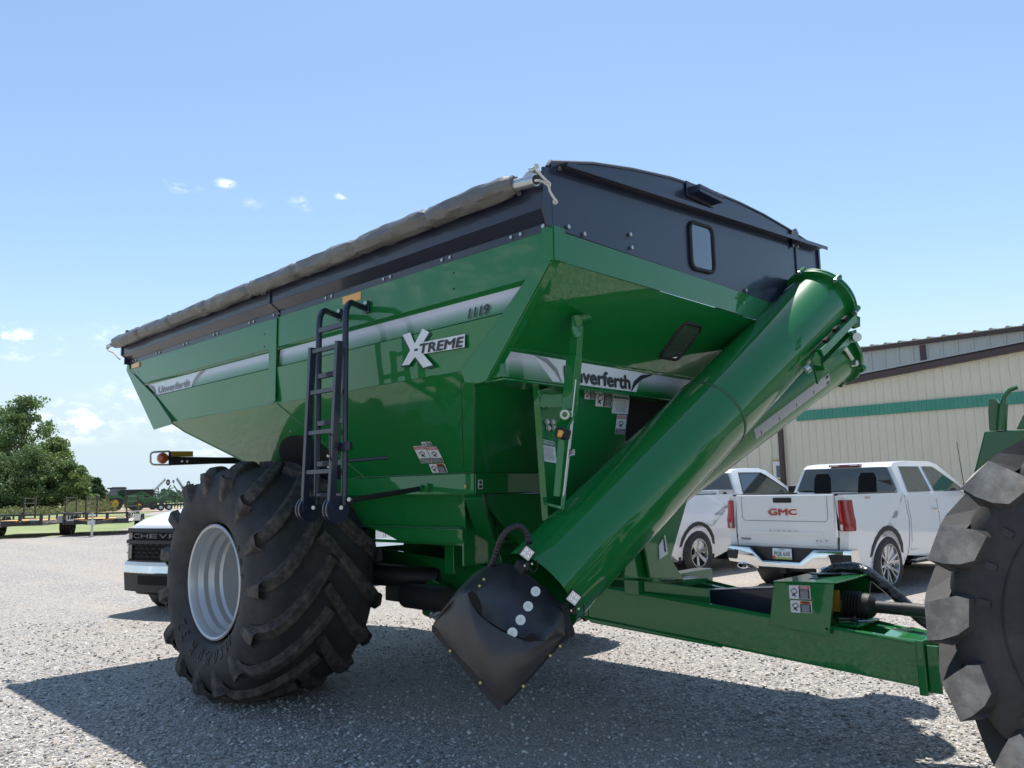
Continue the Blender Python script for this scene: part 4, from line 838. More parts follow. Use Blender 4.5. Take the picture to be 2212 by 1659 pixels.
# ---------------- tyres
def block_lugs(parent, R, half, n, c, h=.08, sweep=-.34):
    """deep field tyre lugs: dusty faces, dark flanks"""
    b = .885*R/.93; C_ = Vector(c); top = MB(); fl = MB()
    for sd_ in (-1, 1):
        for i in range(n):
            th0 = 2*pi*i/n+(pi/n if sd_ > 0 else 0)+random.uniform(-.012, .012)
            rows_ = []
            for yf, so, rt, w, lean in ((-.03, 1, b+h, .046, 0), (.40, .5, b+h, .055, 0), (.78, .12, b+h*.98, .075, .0), (.97, 0, b+h*.86, .088, .018), (1.055, -.01, b-.005, .092, -.005), (1.075, -.015, b-.075, .088, -.030), (1.04, -.02, b-.125, .062, -.045)):
                y = C_.y+sd_*half*yf; th = th0+sweep*so; base = (b-.03) if yf < 1 else rt-.06
                P_ = lambda tau, r, yy: Vector((C_.x+cos(th+tau/r)*r, yy, C_.z+sin(th+tau/r)*r))
                ys2 = y if yf < 1 else y-sd_*.06
                rows_.append([P_(lean-w*1.12, base, ys2), P_(lean-w, rt, y), P_(lean+w, rt+.006, y), P_(lean+w*1.12, base, ys2)])
            top.grid([[r[1], r[2]] for r in rows_], False); fl.grid([[r[0], r[1]] for r in rows_], False); fl.grid([[r[2], r[3]] for r in rows_], False)
            fl.add(rows_[0], [(0, 1, 2, 3)]); fl.add(rows_[-1], [(3, 2, 1, 0)])
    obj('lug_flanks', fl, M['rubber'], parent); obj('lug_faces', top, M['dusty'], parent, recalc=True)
def tyre_parts(root, R, half, rimr, nlug, c, handed, lugm, rubm, lug_h=.055, sweep=.62, lw=.078, tread=.50, ramp=False):
    """tyre of outer radius R centred on c, axle along y; handed=+1: outer face towards -y"""
    s = R/.93; b = .885*s
    pr = [(0, b), (.30, b-.008*s), (.40, b-.030*s), (.46, b-.070*s), (.505, b-.14*s), (.525, b-.21*s), (.525, b-.28*s), (.50, b-.36*s), (.455, b-.42*s), (.425, b-.445*s), (.40, rimr)]
    k = half/.525; pr = [(y*k, r) for y, r in pr]; pr[-1] = (pr[-1][0], rimr); pr[-2] = (pr[-2][0], rimr+.012)
    full = [(-y, r) for y, r in reversed(pr)]+pr[1:]
    # smooth profile
    pts = resample([(y, r, 0) for y, r in full], 44)
    mb = MB(); mb.lathe([(p.x, p.y) for p in pts], c, (0, 1, 0), 128)
    ty = obj('tyre', mb, rubm, root)
    if ramp:
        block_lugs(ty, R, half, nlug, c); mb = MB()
        for r_ in (.50, .535, .63): mb.lathe([(-half*1.0-.004, r_-.004), (-half*1.0-.010, r_), (-half*1.0-.004, r_+.004)], c, (0, 1, 0), 96)
        for k in range(26):
            a = 2*pi*k/26+.1; p = Vector(c)+Vector((cos(a)*.70, -half-.004, sin(a)*.70)); 
            if k % 5 < 3: mb.beam(p, p+Vector((-sin(a)*.03, 0, cos(a)*.03)), .05, .008, (0, 1, 0))
        obj('sidewall_marks', mb, rubm, ty); return ty
    def surf(y):
        ay = abs(y)
        for (y0, r0), (y1, r1) in zip(pr[:6], pr[1:6]):
            if ay <= y1: return r0+(r1-r0)*(ay-y0)/(y1-y0)
        return pr[5][1]
    mb = MB(); C_ = Vector(c); NL = 14
    for sd_ in (-1, 1):
        for i in range(nlug):
            th0 = 2*pi*i/nlug+(pi/nlug if sd_ > 0 else 0); rows_ = []
            for j in range(NL+1):
                t = j/NL; ay = (-.03+t*(tread/.50*.52+.03))*k if t < 1 else .515*k
                y = sd_*ay
                th = th0+sweep*(1-t)**1.35
                if ramp and t > .62: y = sd_*k*(.62*.56+(t-.62)/.38*(.585-.62*.56))
                base = surf(y); over = max(0, (t-.86)/.14)
                top = base+lug_h*s*(1-.25*over); 
                if ramp: top = b+lug_h*s-(.155*s*max(0, (t-.62)/.38)**1.3); base = min(base, top-.02)
                elif t > .80: top = min(top, (b+lug_h*s)-.062*s*((t-.80)/.2)**1.6)
                # extend down the shoulder for the last rows
                w = lw*s*(1+.35*t)
                # cross direction mostly along the tread tangent, turned with the bar
                dydt = k*(tread/.50*.55); dth = -sweep*1.35*(1-t)**.35*b
                L = sqrt(dydt**2+dth**2); nx_t = dydt/L; nx_y = -dth/L*sd_*-1
                def pt(off, r):
                    yy = y+(-off*dth/L)*sd_; a_ = th+(off*dydt/L)/b
                    lim = (.60 if ramp else .535)*k; return C_+Vector((cos(a_)*r, yy if abs(yy) < lim else math.copysign(lim, yy), sin(a_)*r))
                rows_.append([pt(-w*.66, base-.012), pt(-w*.42, top), pt(w*.42, top), pt(w*.66, base-.012)] if not ramp else [pt(-w*.7, base-.012), pt(-w*.62, base+(top-base)*.25), pt(w*.5, top), pt(w*.56, base-.012)])
            # shoulder tail running down the sidewall
            y = sd_*.533*k; th = th0; w = lw*s*1.35
            for rr_, prot, wf in ((b-.035*s, .004, 1.0), (b-.085*s, .010, .97), (b-.14*s, .010, .90), (b-.20*s, .003, .78), (b-.27*s, -.018, .60)):
                w = lw*s*1.35*wf
                def pt2(off, dy): a_ = th+off/rr_-(b-rr_)*.15; return C_+Vector((cos(a_)*rr_, (y-sd_*.0)+sd_*dy, sin(a_)*rr_))
                rows_.append([pt2(-w*.66, -.05), pt2(-w*.42, prot), pt2(w*.42, prot), pt2(w*.66, -.05)] if True else [pt2(-w*.7, -.05), pt2(-w*.62, prot-.006), pt2(w*.5, prot+.012), pt2(w*.56, -.05)])
            o0 = len(mb.v); mb.grid(rows_, False)
            mb.add([rows_[0][q_] for q_ in range(4)], [(0, 1, 2, 3)]); mb.add([rows_[-1][q_] for q_ in range(4)], [(3, 2, 1, 0)])
    obj('tread_lugs', mb, lugm, ty, bevel=.011)
    return ty
def deep_rim(root, c, s_, rimr, m, disc=.36):
    """dished steel rim, s_=-1 opens towards -y; c = centre of the rim flange plane"""
    mb = MB(); pr = [(0, rimr+.028), (-.012, rimr+.030), (-.02, rimr+.018), (-.012, rimr+.004), (.02, rimr-.008), (.05, rimr-.012), (.09, rimr-.030), (.13, rimr-.028), (.17, rimr-.050), (.215, rimr-.048), (.235, rimr-.066), (.30, rimr-.066), (disc, rimr-.070), (disc, 0.001)]
    mb.lathe([(-s_*o, r) for o, r in pr[:-1]], c, (0, 1, 0), 96); r_ = obj('rim', mb, m, root, sharp=14)
    mb = MB(); mb.lathe([(-s_*disc, .001), (-s_*disc, rimr-.062)], c, (0, 1, 0), 64, False); mb.lathe([(-s_*(disc-.01), .0), (-s_*(disc-.01), .12), (-s_*disc, .14)], c, (0, 1, 0), 32, False)
    obj('wheel_disc', mb, M['silverd'], r_); return r_
for sg, nm in ((-1, 'near'), (1, 'far')):
    wr = sub('wheel', cart)
    cy = sg*1.555
    ty = tyre_parts(wr, .93, .525, .432, 15, (-2.475, cy, .915), 1, M['lug'], M['rubber'])
    deep_rim(wr, (-2.475, sg*2.005, .915), sg, .412, M['silver'])
    if sg < 0:
        # raised sidewall characters, tops outwards
        def arc_text(body, a0, r, h, step):
            a_ = a0
            for ch in body:
                if ch != ' ':
                    me = textmesh(ch, .0); xs = [v.co.x for v in me.vertices]; w = (max(xs)-min(xs)); cx = (max(xs)+min(xs))/2
                    C_ = Vector((-2.475, 0, .915)); mb = MB(); al = radians(a_); o_ = Vector((cos(al), 0, sin(al))); tdir = Vector((sin(al), 0, -cos(al)))
                    mb.add([C_+o_*(r+v.co.y*h/.71)+tdir*((v.co.x-cx)*h/.71*.9)+Vector((0, -(1.555+.5025+.025*(min(max(r+v.co.y*h/.71, .525), .605)-.525)/.08)-.005, 0)) for v in me.vertices], [tuple(p.vertices) for p in me.polygons]); bpy.data.meshes.remove(me)
                    obj('sidewall_lettering', mb, M['lug2'], ty, recalc=False, solid=.004)
                a_ -= step*(.6 if ch in ' /1' else 1)
        M['lug2'] = mat('raised_rubber', (0.014, 0.014, 0.015), .5)
        arc_text('1050/50 R 32', -44, .508, .098, 10.2); arc_text('ET', 28, .53, .07, 10); arc_text('7', 8, .53, .07, 10)
# ------------------------------------------------------------------ setting
def gravel_mat():
    m = bpy.data.materials.new('crushed_gravel'); m.use_nodes = True; nt = m.node_tree; N_ = nt.nodes; L = nt.links; b = N_['Principled BSDF']
    tc = N_.new('ShaderNodeTexCoord'); b.inputs['Roughness'].default_value = .85; b.inputs['Specular IOR Level'].default_value = .3
    wob = N_.new('ShaderNodeTexNoise'); wob.inputs['Scale'].default_value = 25; L.new(tc.outputs['Object'], wob.inputs['Vector'])
    mixv = N_.new('ShaderNodeVectorMath'); mixv.operation = 'MULTIPLY_ADD'; mixv.inputs[1].default_value = (.018, .018, 0); L.new(wob.outputs['Color'], mixv.inputs[0]); L.new(tc.outputs['Object'], mixv.inputs[2])
    def vor(sc, rnd=1):
        v = N_.new('ShaderNodeTexVoronoi'); v.voronoi_dimensions = '2D'; v.inputs['Scale'].default_value = sc; v.inputs['Randomness'].default_value = rnd; L.new(mixv.outputs[0], v.inputs['Vector']); return v
    v1 = vor(46); v2 = vor(95)
    ve = N_.new('ShaderNodeTexVoronoi'); ve.voronoi_dimensions = '2D'; ve.feature = 'DISTANCE_TO_EDGE'; ve.inputs['Scale'].default_value = 46; L.new(mixv.outputs[0], ve.inputs['Vector'])
    sp = N_.new('ShaderNodeSeparateColor'); L.new(v1.outputs['Color'], sp.inputs[0])
    cr = N_.new('ShaderNodeValToRGB'); e = cr.color_ramp.elements; e[0].position = 0; e[0].color = (.22, .215, .21, 1); e[1].position = 1; e[1].color = (.80, .77, .73, 1)
    for p, c in ((.22, (.36, .345, .33)), (.5, (.50, .475, .45)), (.72, (.60, .565, .53)), (.82, (.50, .42, .34))): k = e.new(p); k.color = (*c, 1)
    L.new(sp.outputs[0], cr.inputs[0])
    sp2 = N_.new('ShaderNodeSeparateColor'); L.new(v2.outputs['Color'], sp2.inputs[0])
    mr = N_.new('ShaderNodeMapRange'); mr.inputs['To Min'].default_value = .66; mr.inputs['To Max'].default_value = 1.02; L.new(sp2.outputs[1], mr.inputs['Value'])
    mu = N_.new('ShaderNodeVectorMath'); mu.operation = 'SCALE'; L.new(cr.outputs[0], mu.inputs[0]); L.new(mr.outputs[0], mu.inputs['Scale'])
    # dusty tan patches and wheel-packed tracks
    n1 = N_.new('ShaderNodeTexNoise'); n1.inputs['Scale'].default_value = .35; n1.inputs['Detail'].default_value = 7; n1.inputs['Roughness'].default_value = .6; L.new(tc.outputs['Object'], n1.inputs['Vector'])
    r1 = N_.new('ShaderNodeMapRange'); r1.inputs['From Min'].default_value = .48; r1.inputs['From Max'].default_value = .72; r1.inputs['To Max'].default_value = .75; L.new(n1.outputs['Fac'], r1.inputs['Value'])
    mp = N_.new('ShaderNodeMapping'); mp.inputs['Scale'].default_value = (.05, .55, 1); mp.inputs['Rotation'].default_value = (0, 0, .35); L.new(tc.outputs['Object'], mp.inputs['Vector'])
    n2 = N_.new('ShaderNodeTexNoise'); n2.inputs['Scale'].default_value = 1; n2.inputs['Detail'].default_value = 5; L.new(mp.outputs[0], n2.inputs['Vector'])
    r2 = N_.new('ShaderNodeMapRange'); r2.inputs['From Min'].default_value = .5; r2.inputs['From Max'].default_value = .68; r2.inputs['To Max'].default_value = .75; L.new(n2.outputs['Fac'], r2.inputs['Value'])
    mxm = N_.new('ShaderNodeMath'); mxm.operation = 'MAXIMUM'; L.new(r1.outputs[0], mxm.inputs[0]); L.new(r2.outputs[0], mxm.inputs[1])
    mx_ = N_.new('ShaderNodeMixRGB'); mx_.inputs['Color2'].default_value = (.50, .435, .37, 1); L.new(mxm.outputs[0], mx_.inputs['Fac']); L.new(mu.outputs[0], mx_.inputs['Color1'])
    # dark gaps between stones
    ge = N_.new('ShaderNodeMapRange'); ge.inputs['From Max'].default_value = .12; ge.inputs['To Min'].default_value = .45; L.new(ve.outputs['Distance'], ge.inputs['Value'])
    fin = N_.new('ShaderNodeVectorMath'); fin.operation = 'SCALE'; L.new(mx_.outputs[0], fin.inputs[0]); L.new(ge.outputs[0], fin.inputs['Scale']); L.new(fin.outputs[0], b.inputs['Base Color'])
    # relief: each stone a tilted rounded facet
    h1 = N_.new('ShaderNodeMath'); h1.operation = 'MULTIPLY_ADD'; h1.inputs[1].default_value = -1.3; L.new(v1.outputs['Distance'], h1.inputs[0]); L.new(sp.outputs[2], h1.inputs[2])
    h2 = N_.new('ShaderNodeMath'); h2.operation = 'MULTIPLY_ADD'; h2.inputs[1].default_value = -.5; L.new(v2.outputs['Distance'], h2.inputs[0]); L.new(h1.outputs[0], h2.inputs[2])
    bp = N_.new('ShaderNodeBump'); bp.inputs['Strength'].default_value = .9; bp.inputs['Distance'].default_value = .011; L.new(h2.outputs[0], bp.inputs['Height']); L.new(bp.outputs[0], b.inputs['Normal'])
    return m
def grass_mat():
    m = bpy.data.materials.new('grass_field'); m.use_nodes = True; nt = m.node_tree; N_ = nt.nodes; L = nt.links; b = N_['Principled BSDF']; b.inputs['Roughness'].default_value = .9
    tc = N_.new('ShaderNodeTexCoord'); mp = N_.new('ShaderNodeMapping'); mp.inputs['Scale'].default_value = (.06, .25, 1); L.new(tc.outputs['Object'], mp.inputs['Vector'])
    n = N_.new('ShaderNodeTexNoise'); n.inputs['Scale'].default_value = 1; n.inputs['Detail'].default_value = 10; n.inputs['Roughness'].default_value = .7; L.new(mp.outputs[0], n.inputs['Vector'])
    c = N_.new('ShaderNodeValToRGB'); e = c.color_ramp.elements; e[0].position = .3; e[0].color = (.11, .15, .045, 1); e[1].position = .72; e[1].color = (.32, .30, .17, 1); k = e.new(.52); k.color = (.20, .25, .09, 1)
    L.new(n.outputs['Fac'], c.inputs[0]); L.new(c.outputs[0], b.inputs['Base Color']); return m
def sheet(name, pts, z, m):
    mb = MB(); mb.add([(x, y, z) for x, y in pts], [tuple(range(len(pts)))]); o = obj(name, mb, m, recalc=False); o['kind'] = 'structure'; return o
def rough(pts, n, amp, seed):
    out = []; L = len(pts)
    for i in range(L):
        a, b = Vector(pts[i]), Vector(pts[(i+1) % L]); d = b-a; nn = Vector((-d.y, d.x)).normalized(); k = max(2, int(n*d.length/20))
        for j in range(k): out.append(tuple(a+d*j/k+nn*amp*noise.noise((i*7+j*.9, seed, 0))))
    return out
sheet('ground', [(-2500, -2500), (2500, -2500), (2500, 2500), (-2500, 2500)], 0, grass_mat())
GR = gravel_mat()
sheet('gravel_yard', rough([(60, -60), (60, 70), (-45, 70), (-60, 45), (-50, 17.3), (-43.0, 12.6), (-36.0, 9.0), (-34.8, 6.0), (-34.5, 0), (-34, -60)], 20, .7, 3), .004, GR)
M['dirt'] = mat('dry_dirt', (.36, .26, .17), .9, noise_=(.5, .7, (.42, .36, .27)))
sheet('dirt_track', rough([(-90, 18), (-88, 38), (-92, 60), (-125, 80), (-128, 52), (-128, 36), (-112, 24)], 20, 2.0, 8), .004, M['dirt'])
sheet('gravel_road', rough([(-60, 44), (-64, 26), (-72, 23.5), (-95, 36), (-150, 66), (-150, 74), (-95, 60)], 14, 1.2, 5), .008, GR)
# loose crushed stones over the near yard
def stones():
    random.seed(11); bases = []
    for b_ in range(10):
        pts = []
        for (x, y, z) in ((1, 0, 0), (-1, 0, 0), (0, 1, 0), (0, -1, 0), (0, 0, 1), (0, 0, -1), (.7, .7, .5), (-.7, .6, .5), (.6, -.7, .45), (-.6, -.7, .5)):
            pts.append((x*random.uniform(.7, 1.2), y*random.uniform(.6, 1.1), z*random.uniform(.5, .85)))
        bm = bmesh.new(); [bm.verts.new(p) for p in pts]; bmesh.ops.convex_hull(bm, input=bm.verts)
        bmesh.ops.triangulate(bm, faces=bm.faces); bm.verts.index_update(); bases.append(([tuple(v.co) for v in bm.verts], [tuple(v.index for v in f.verts) for f in bm.faces])); bm.free()
    cols = [(.21, .205, .20), (.32, .31, .30), (.42, .405, .385), (.52, .50, .47), (.67, .65, .62), (.39, .33, .27)]
    ms = [mat('stone_%s' % n_, c, .85) for n_, c in zip(('charcoal', 'dark_grey', 'grey', 'light_grey', 'whitish', 'tan'), cols)]
    vs = []; fs = []; mi = []
    f2 = Vector((sin(YAW), cos(YAW))); r2 = Vector((cos(YAW), -sin(YAW)))
    cnt = 46000
    for i in range(cnt):
        d_ = 2.2*(10.5/2.2)**random.random(); s_ = random.uniform(-.74, .74)*d_
        if random.random() > .25+.75*(2.2/d_)**.3: continue
        x = CAM.x+f2.x*d_+r2.x*s_; y = CAM.y+f2.y*d_+r2.y*s_
        r = random.choice((.005, .006, .007, .008, .010, .013)) * (1+.03*d_); a = random.uniform(0, 6.28); ca, sa = cos(a)*r, sin(a)*r
        bv, bf = bases[random.randrange(10)]; o = len(vs); z0 = .004+r*random.uniform(.0, .5)
        tx, ty = random.uniform(-.4, .4), random.uniform(-.4, .4)
        for vx, vy, vz in bv: vs.append((x+vx*ca-vy*sa, y+vx*sa+vy*ca, z0+(vz+vx*tx+vy*ty)*r))
        k = random.choices(range(6), (14, 24, 26, 18, 10, 8))[0]
        for f in bf: fs.append((f[0]+o, f[1]+o, f[2]+o)); mi.append(k)
    me = bpy.data.meshes.new('loose_stones'); me.from_pydata(vs, [], fs); me.update()
    for m_ in ms: me.materials.append(m_)
    me.polygons.foreach_set('material_index', mi); o = link('loose_stones', me)
    tag(o, 'loose crushed grey stones strewn over the near gravel yard', 'gravel', kind='stuff')
stones()
# ------------------------------------------------------------------ metal buildings
def ribwall(name, x0, x1, y, ztop, m, parent, pitch=.305, rib=.03, z0=0):
    mb = MB(); xs = []; x = x0
    while x < x1:
        for dx, dy in ((0, 0), (pitch*.30, 0), (pitch*.36, -.006), (pitch*.46, -.006), (pitch*.52, 0), (pitch*.80, 0), (pitch*.84, -rib), (pitch*.96, -rib)):
            if x+dx <= x1: xs.append((x+dx, y+dy))
        x += pitch
    xs.append((x1, y))
    mb.grid([[(a, b, z0) for a, b in xs], [(a, b, ztop(a)) for a, b in xs]], False); return obj(name, mb, m, parent)
bl = thing('metal_building', 'long cream ribbed metal building with teal stripe and brown roof edge', 'building', (0, 16, 0))
rake = lambda x: 4.52+.087*x if x < 7 else 5.13-.087*(x-7)
ribwall('wall', -16, -6.25, 0, rake, M['cream'], bl, .38, .03); ribwall('wall', -6.22, 22, 0, rake, M['cream'], bl, .20, .022)
ribwall('stripe_panel', -5.73, 22, -.045, lambda x: 3.57+.003*x, M['stripe'], bl, .10, .018, 3.29)
mb = MB(); mb.beam((-16.3, -.10, rake(-16.3)+.08), (7, -.10, rake(7)+.06), .10, .14); mb.beam((7, -.10, rake(7)+.08), (22.2, -.10, rake(22.2)+.06), .10, .14)
obj('rake_trim', mb, M['brown'], bl)
mb = MB(); mb.box(-6.25, -6.13, -.14, -.03, 0, 4.0); mb.box(-6.25, -6.13, -.25, -.03, -.0, .12); obj('downspout', mb, M['brown'], bl, bevel=.01)
mb = MB(); mb.box(-6.52, -6.24, -.06, .0, 1.70, 2.26); fr = obj('window', mb, M['wood'], bl)
mb = MB(); mb.box(-6.48, -6.24, -.075, -.06, 1.74, 2.22); w1 = obj('frame', mb, M['white'], fr); mb = MB(); mb.box(-6.38, -6.27, -.085, -.075, 1.78, 2.10); obj('pane', mb, M['glass'], fr)
mb = MB(); mb.add([(-16.3, -.1, rake(-16.3)+.19), (7, -.1, rake(7)+.19), (7, 3.2, rake(7)+.19), (-16.3, 3.2, rake(-16.3)+.19)], [(0, 1, 2, 3)]); mb.add([(7, -.1, rake(7)+.19), (22.2, -.1, rake(22.2)+.19), (22.2, 3.2, rake(22.2)+.19), (7, 3.2, rake(7)+.19)], [(0, 1, 2, 3)])
obj('roof', mb, M['roofm'], bl, solid=.03)
mb = MB(); mb.box(-16, -15.95, 0, 3.2, 0, 3.1); mb.box(21.95, 22, 0, 3.2, 0, 3.7); obj('end_wall', mb, M['cream'], bl)
b2 = thing('storage_building', 'taller grey ribbed metal building rising behind the cream one', 'building', (0, 20, 0))
ribwall('wall', -15, 24, 0, lambda x: 5.60, M['greyw'], b2, .40, .03)
mb = MB(); mb.box(-15.2, 24.2, -.16, .02, 5.60, 5.71); obj('eave_trim', mb, M['brown'], b2)
mb = MB()
for x in (-3.62, 1.6, 6.8): mb.box(x, x+.16, -.06, -.03, 3.4, 5.56)
for k_, x in enumerate((-3.62, 1.6, 6.8)):
    mb = MB(); mb.box(x, x+.16, -.07, -.035, 3.0, 5.56); obj('wall_trim', mb, M['brown'], b2)
mb = MB(); ys_ = []
x = -15.2; prof = []
while x < 24.2: prof += [(x, 0), (x+.22, 0), (x+.25, .045), (x+.31, .045), (x+.34, 0)]; x += .40
mb.grid([[(a, -.20, 5.725+b) for a, b in prof], [(a, 12, 7.0+b) for a, b in prof]], False); obj('roof', mb, M['roofm'], b2)
mb = MB(); mb.box(-15, -14.95, 0, 12, 0, 5.6); mb.box(23.95, 24, 0, 12, 0, 5.6); obj('end_wall', mb, M['greyw'], b2)
lm = MB(); lm.tube([(-6.1+.0*k, 19.6, 4.9) if k == 0 else (-6.1+k*1.4, 19.6, 4.9+.045*k+.012*(k-9)**2-.97) for k in range(1, 20)], .012, 6)
wc = obj('overhead_cable', lm, M['white']); tag(wc, 'thin pale cable sagging across the grey building front', 'cable')
t_ = thing('lumber_stack', 'small stack of yellow boards at the cream wall beside the downspout', 'lumber', (-6.8, 15.6, 0))
for i in range(9):
    for j in range(3):
        mb = MB(); mb.box(-.45+random.uniform(-.03, .03), .42, -.30+.2*j, -.12+.2*j, .10+.17*i, .25+.17*i); obj('board', mb, M['wood'], t_, bevel=.004)
# ------------------------------------------------------------------ vegetation
def leafcloud(mb, c, rad, n, size, flat=1.0, rng=random):
    for _ in range(n):
        u = Vector((rng.gauss(0, 1), rng.gauss(0, 1), rng.gauss(0, 1))).normalized()*(rng.random()**.45)
        p = Vector(c)+Vector((u.x*rad[0], u.y*rad[1], u.z*rad[2]))
        a = Vector((rng.gauss(0, 1), rng.gauss(0, 1), rng.gauss(0, .7))).normalized(); b = a.orthogonal().normalized(); b = Matrix.Rotation(rng.uniform(0, 6.28), 3, a) @ b; s = size*rng.uniform(.6, 1.3)
        c_ = a.cross(b)
        o = len(mb.v); mb.v += [tuple(p+b*s), tuple(p+c_*s*.55), tuple(p-b*s), tuple(p-c_*s*.55)]; mb.f.append((o, o+1, o+2, o+3)); mb.sm.append(False)
def tree(name, label, cat, base, H, W, lobes, leafm, dens, size, seed, group=None, low=.12, sparse=1.0, cone=False):
    rng = random.Random(seed); t = thing(name, label, cat, base, 0, group)
    mb = MB(); mb.tube([(0, 0, 0), (.1, .05, H*.25), (-.1, .1, H*.5), (.15, 0, H*.8), (.1, 0, H*.93)], .2, 8, True, [H*.022, H*.018, H*.013, H*.007, H*.002])
    tr = obj('trunk', mb, M['bark'], t); limb = MB(); a = MB(); b = MB()
    for i in range(lobes):
        zt = low+(1-low)*(i+.5)/lobes; ang = rng.uniform(0, 6.28)
        prof = (sin(pi*min(1, max(0, (zt-low)/(1-low)))**.75)*.92+.16) if not cone else (1.05-zt)
        rr = W/2*prof*rng.uniform(.35, .95); lr = W*.19*rng.uniform(.7, 1.35)*(1 if not cone else .8)
        c = (cos(ang)*rr, sin(ang)*rr, H*zt*rng.uniform(.95, 1.03))
        if c[2]+lr*.8 > H: c = (c[0], c[1], H-lr*.8)
        limb.tube([(0, 0, H*max(.1, zt*.65)), (c[0]*.5, c[1]*.5, (H*zt*.65+c[2])/2), c], .1, 5, True, [H*.006, H*.004, .03])
        for q in range(5):
            off = Vector((rng.uniform(-1, 1), rng.uniform(-1, 1), rng.uniform(-.7, .8)))*lr*.75
            leafcloud(a if rng.random() < .6 else b, Vector(c)+off, (lr*.62, lr*.62, lr*.45), int(dens*sparse/5), size, rng=rng)
    obj('limbs', limb, M['bark'], tr)
    obj('crown', a, leafm[0], t, recalc=False); obj('crown', b, leafm[1], t, recalc=False); return t
def treeat(px_base, dist): pass
G_ = 'trees at the left edge of the yard'
tree('broadleaf_tree', 'tallest tree at the left edge with an open airy crown', 'tree', (-132.43, 29.61, 0), 17.3, 8.2, 46, (M['leafA'], M['leafB']), 300, .23, 1, G_, .18, .75)
tree('broadleaf_tree', 'tall airy tree filling the left frame edge beside the tallest one', 'tree', (-137.94, 28.52, 0), 16.2, 8.5, 42, (M['leafA'], M['leafB']), 280, .23, 12, G_, .2, .75)
tree('broadleaf_tree', 'dense round green tree in front of the airy tall tree', 'tree', (-122.47, 30.78, 0), 10.4, 6.6, 44, (M['leafC'], M['leafA']), 420, .20, 3, G_, .08)
tree('broadleaf_tree', 'yellow green bushy tree at the right of the clump', 'tree', (-118.17, 32.11, 0), 6.9, 5.0, 36, (M['leafC'], M['leafA']), 400, .19, 4, G_, .08)
tree('broadleaf_tree', 'dark bushy tree low behind the black trailers', 'tree', (-119.80, 27.74, 0), 9.0, 8, 36, (M['leafB'], M['leafA']), 400, .20, 5, G_, .04)
tree('broadleaf_tree', 'dark low tree between the ramps of the near left trailer', 'tree', (-120.22, 24.55, 0), 7.6, 9, 34, (M['leafB'], M['leafA']), 380, .20, 6, G_, .04)
tree('broadleaf_tree', 'small spreading tree at the right foot of the clump', 'tree', (-120.24, 34.32, 0), 5.2, 3.2, 24, (M['leafA'], M['leafB']), 330, .19, 7, G_, .06)
tree('evergreen_tree', 'small dark blue green conifer standing apart right of the trees', 'tree', (-158.93, 48.93, 0), 5.6, 4.8, 40, (M['leafD'], M['leafB']), 240, .22, 8, None, .04, 1, True)
mb = MB(); rng = random.Random(3)
for i in range(150):
    az_ = radians(rng.uniform(-73.086, -70.853)); d_ = rng.uniform(104, 135); x = CAM.x+sin(az_)*d_; y = CAM.y+cos(az_)*d_; leafcloud(mb, (x, y, .5), (1.3, 1.3, rng.uniform(.5, 1.3)), 42, .16, rng=rng)
for i in range(90):
    az_ = radians(rng.uniform(-77.226, -72.059)); d_ = rng.uniform(94, 101); x = CAM.x+sin(az_)*d_; y = CAM.y+cos(az_)*d_; leafcloud(mb, (x, y, .35), (.9, .9, rng.uniform(.25, .8)), 30, .13, rng=rng)
o = obj('tall_weeds', mb, M['weedl'], recalc=False); tag(o, 'pale tall weeds and brush growing along the field edge', 'weeds', kind='stuff')
mb = MB()
for i in range(420):
    az = radians(-86+30*i/420); d_ = rng.uniform(330, 420); leafcloud(mb, (CAM.x+sin(az)*d_, CAM.y+cos(az)*d_, 1.6), (5, 5, rng.uniform(1.6, 4.2)), 26, .9, rng=rng)
M['farleaf'] = mat('far_treeline_leaf', (.10, .14, .09), .8)
o = obj('distant_treeline', mb, M['farleaf'], recalc=False); tag(o, 'low hazy green tree line along the far horizon', 'tree line', kind='stuff')
# ------------------------------------------------------------------ pickup trucks (local axes: x right, y forward, z up)
def slab(poly, x0, x1, fx, cutz=(), cuty=(), cutx=(), fyv=None):
    """prism of a (y,z) outline from x0 to x1 (given as -1..1), sliced and shaped by fx(t,y,z)->x"""
    bm = bmesh.new(); a = [bm.verts.new((x0, y, z)) for y, z in poly]; b = [bm.verts.new((x1, y, z)) for y, z in poly]; n = len(poly)
    bm.faces.new(a); bm.faces.new(list(reversed(b)))
    for i in range(n): bm.faces.new((a[i], b[i], b[(i+1) % n], a[(i+1) % n]))
    bmesh.ops.triangulate(bm, faces=[f for f in bm.faces if len(f.verts) > 4])
    for z in cutz: bmesh.ops.bisect_plane(bm, geom=bm.verts[:]+bm.edges[:]+bm.faces[:], plane_co=(0, 0, z), plane_no=(0, 0, 1))
    for y in cuty: bmesh.ops.bisect_plane(bm, geom=bm.verts[:]+bm.edges[:]+bm.faces[:], plane_co=(0, y, 0), plane_no=(0, 1, 0))
    for x in cutx: bmesh.ops.bisect_plane(bm, geom=bm.verts[:]+bm.edges[:]+bm.faces[:], plane_co=(x, 0, 0), plane_no=(1, 0, 0))
    bmesh.ops.dissolve_degenerate(bm, dist=1e-4, edges=bm.edges)
    for v in bm.verts:
        if fyv: v.co.y = fyv(v.co.x, v.co.y, v.co.z)
        v.co.x = fx(v.co.x, v.co.y, v.co.z)
    bmesh.ops.recalc_face_normals(bm, faces=bm.faces); bm.verts.index_update()
    vs = [tuple(v.co) for v in bm.verts]; fs = [tuple(v.index for v in f.verts) for f in bm.faces]; bm.free(); mb = MB(); mb.add(vs, fs); return mb
def smooth_by(o, deg=38):
    me = o.data
    for p in me.polygons: p.use_smooth = True
    me.set_sharp_from_angle(angle=radians(deg)); return o
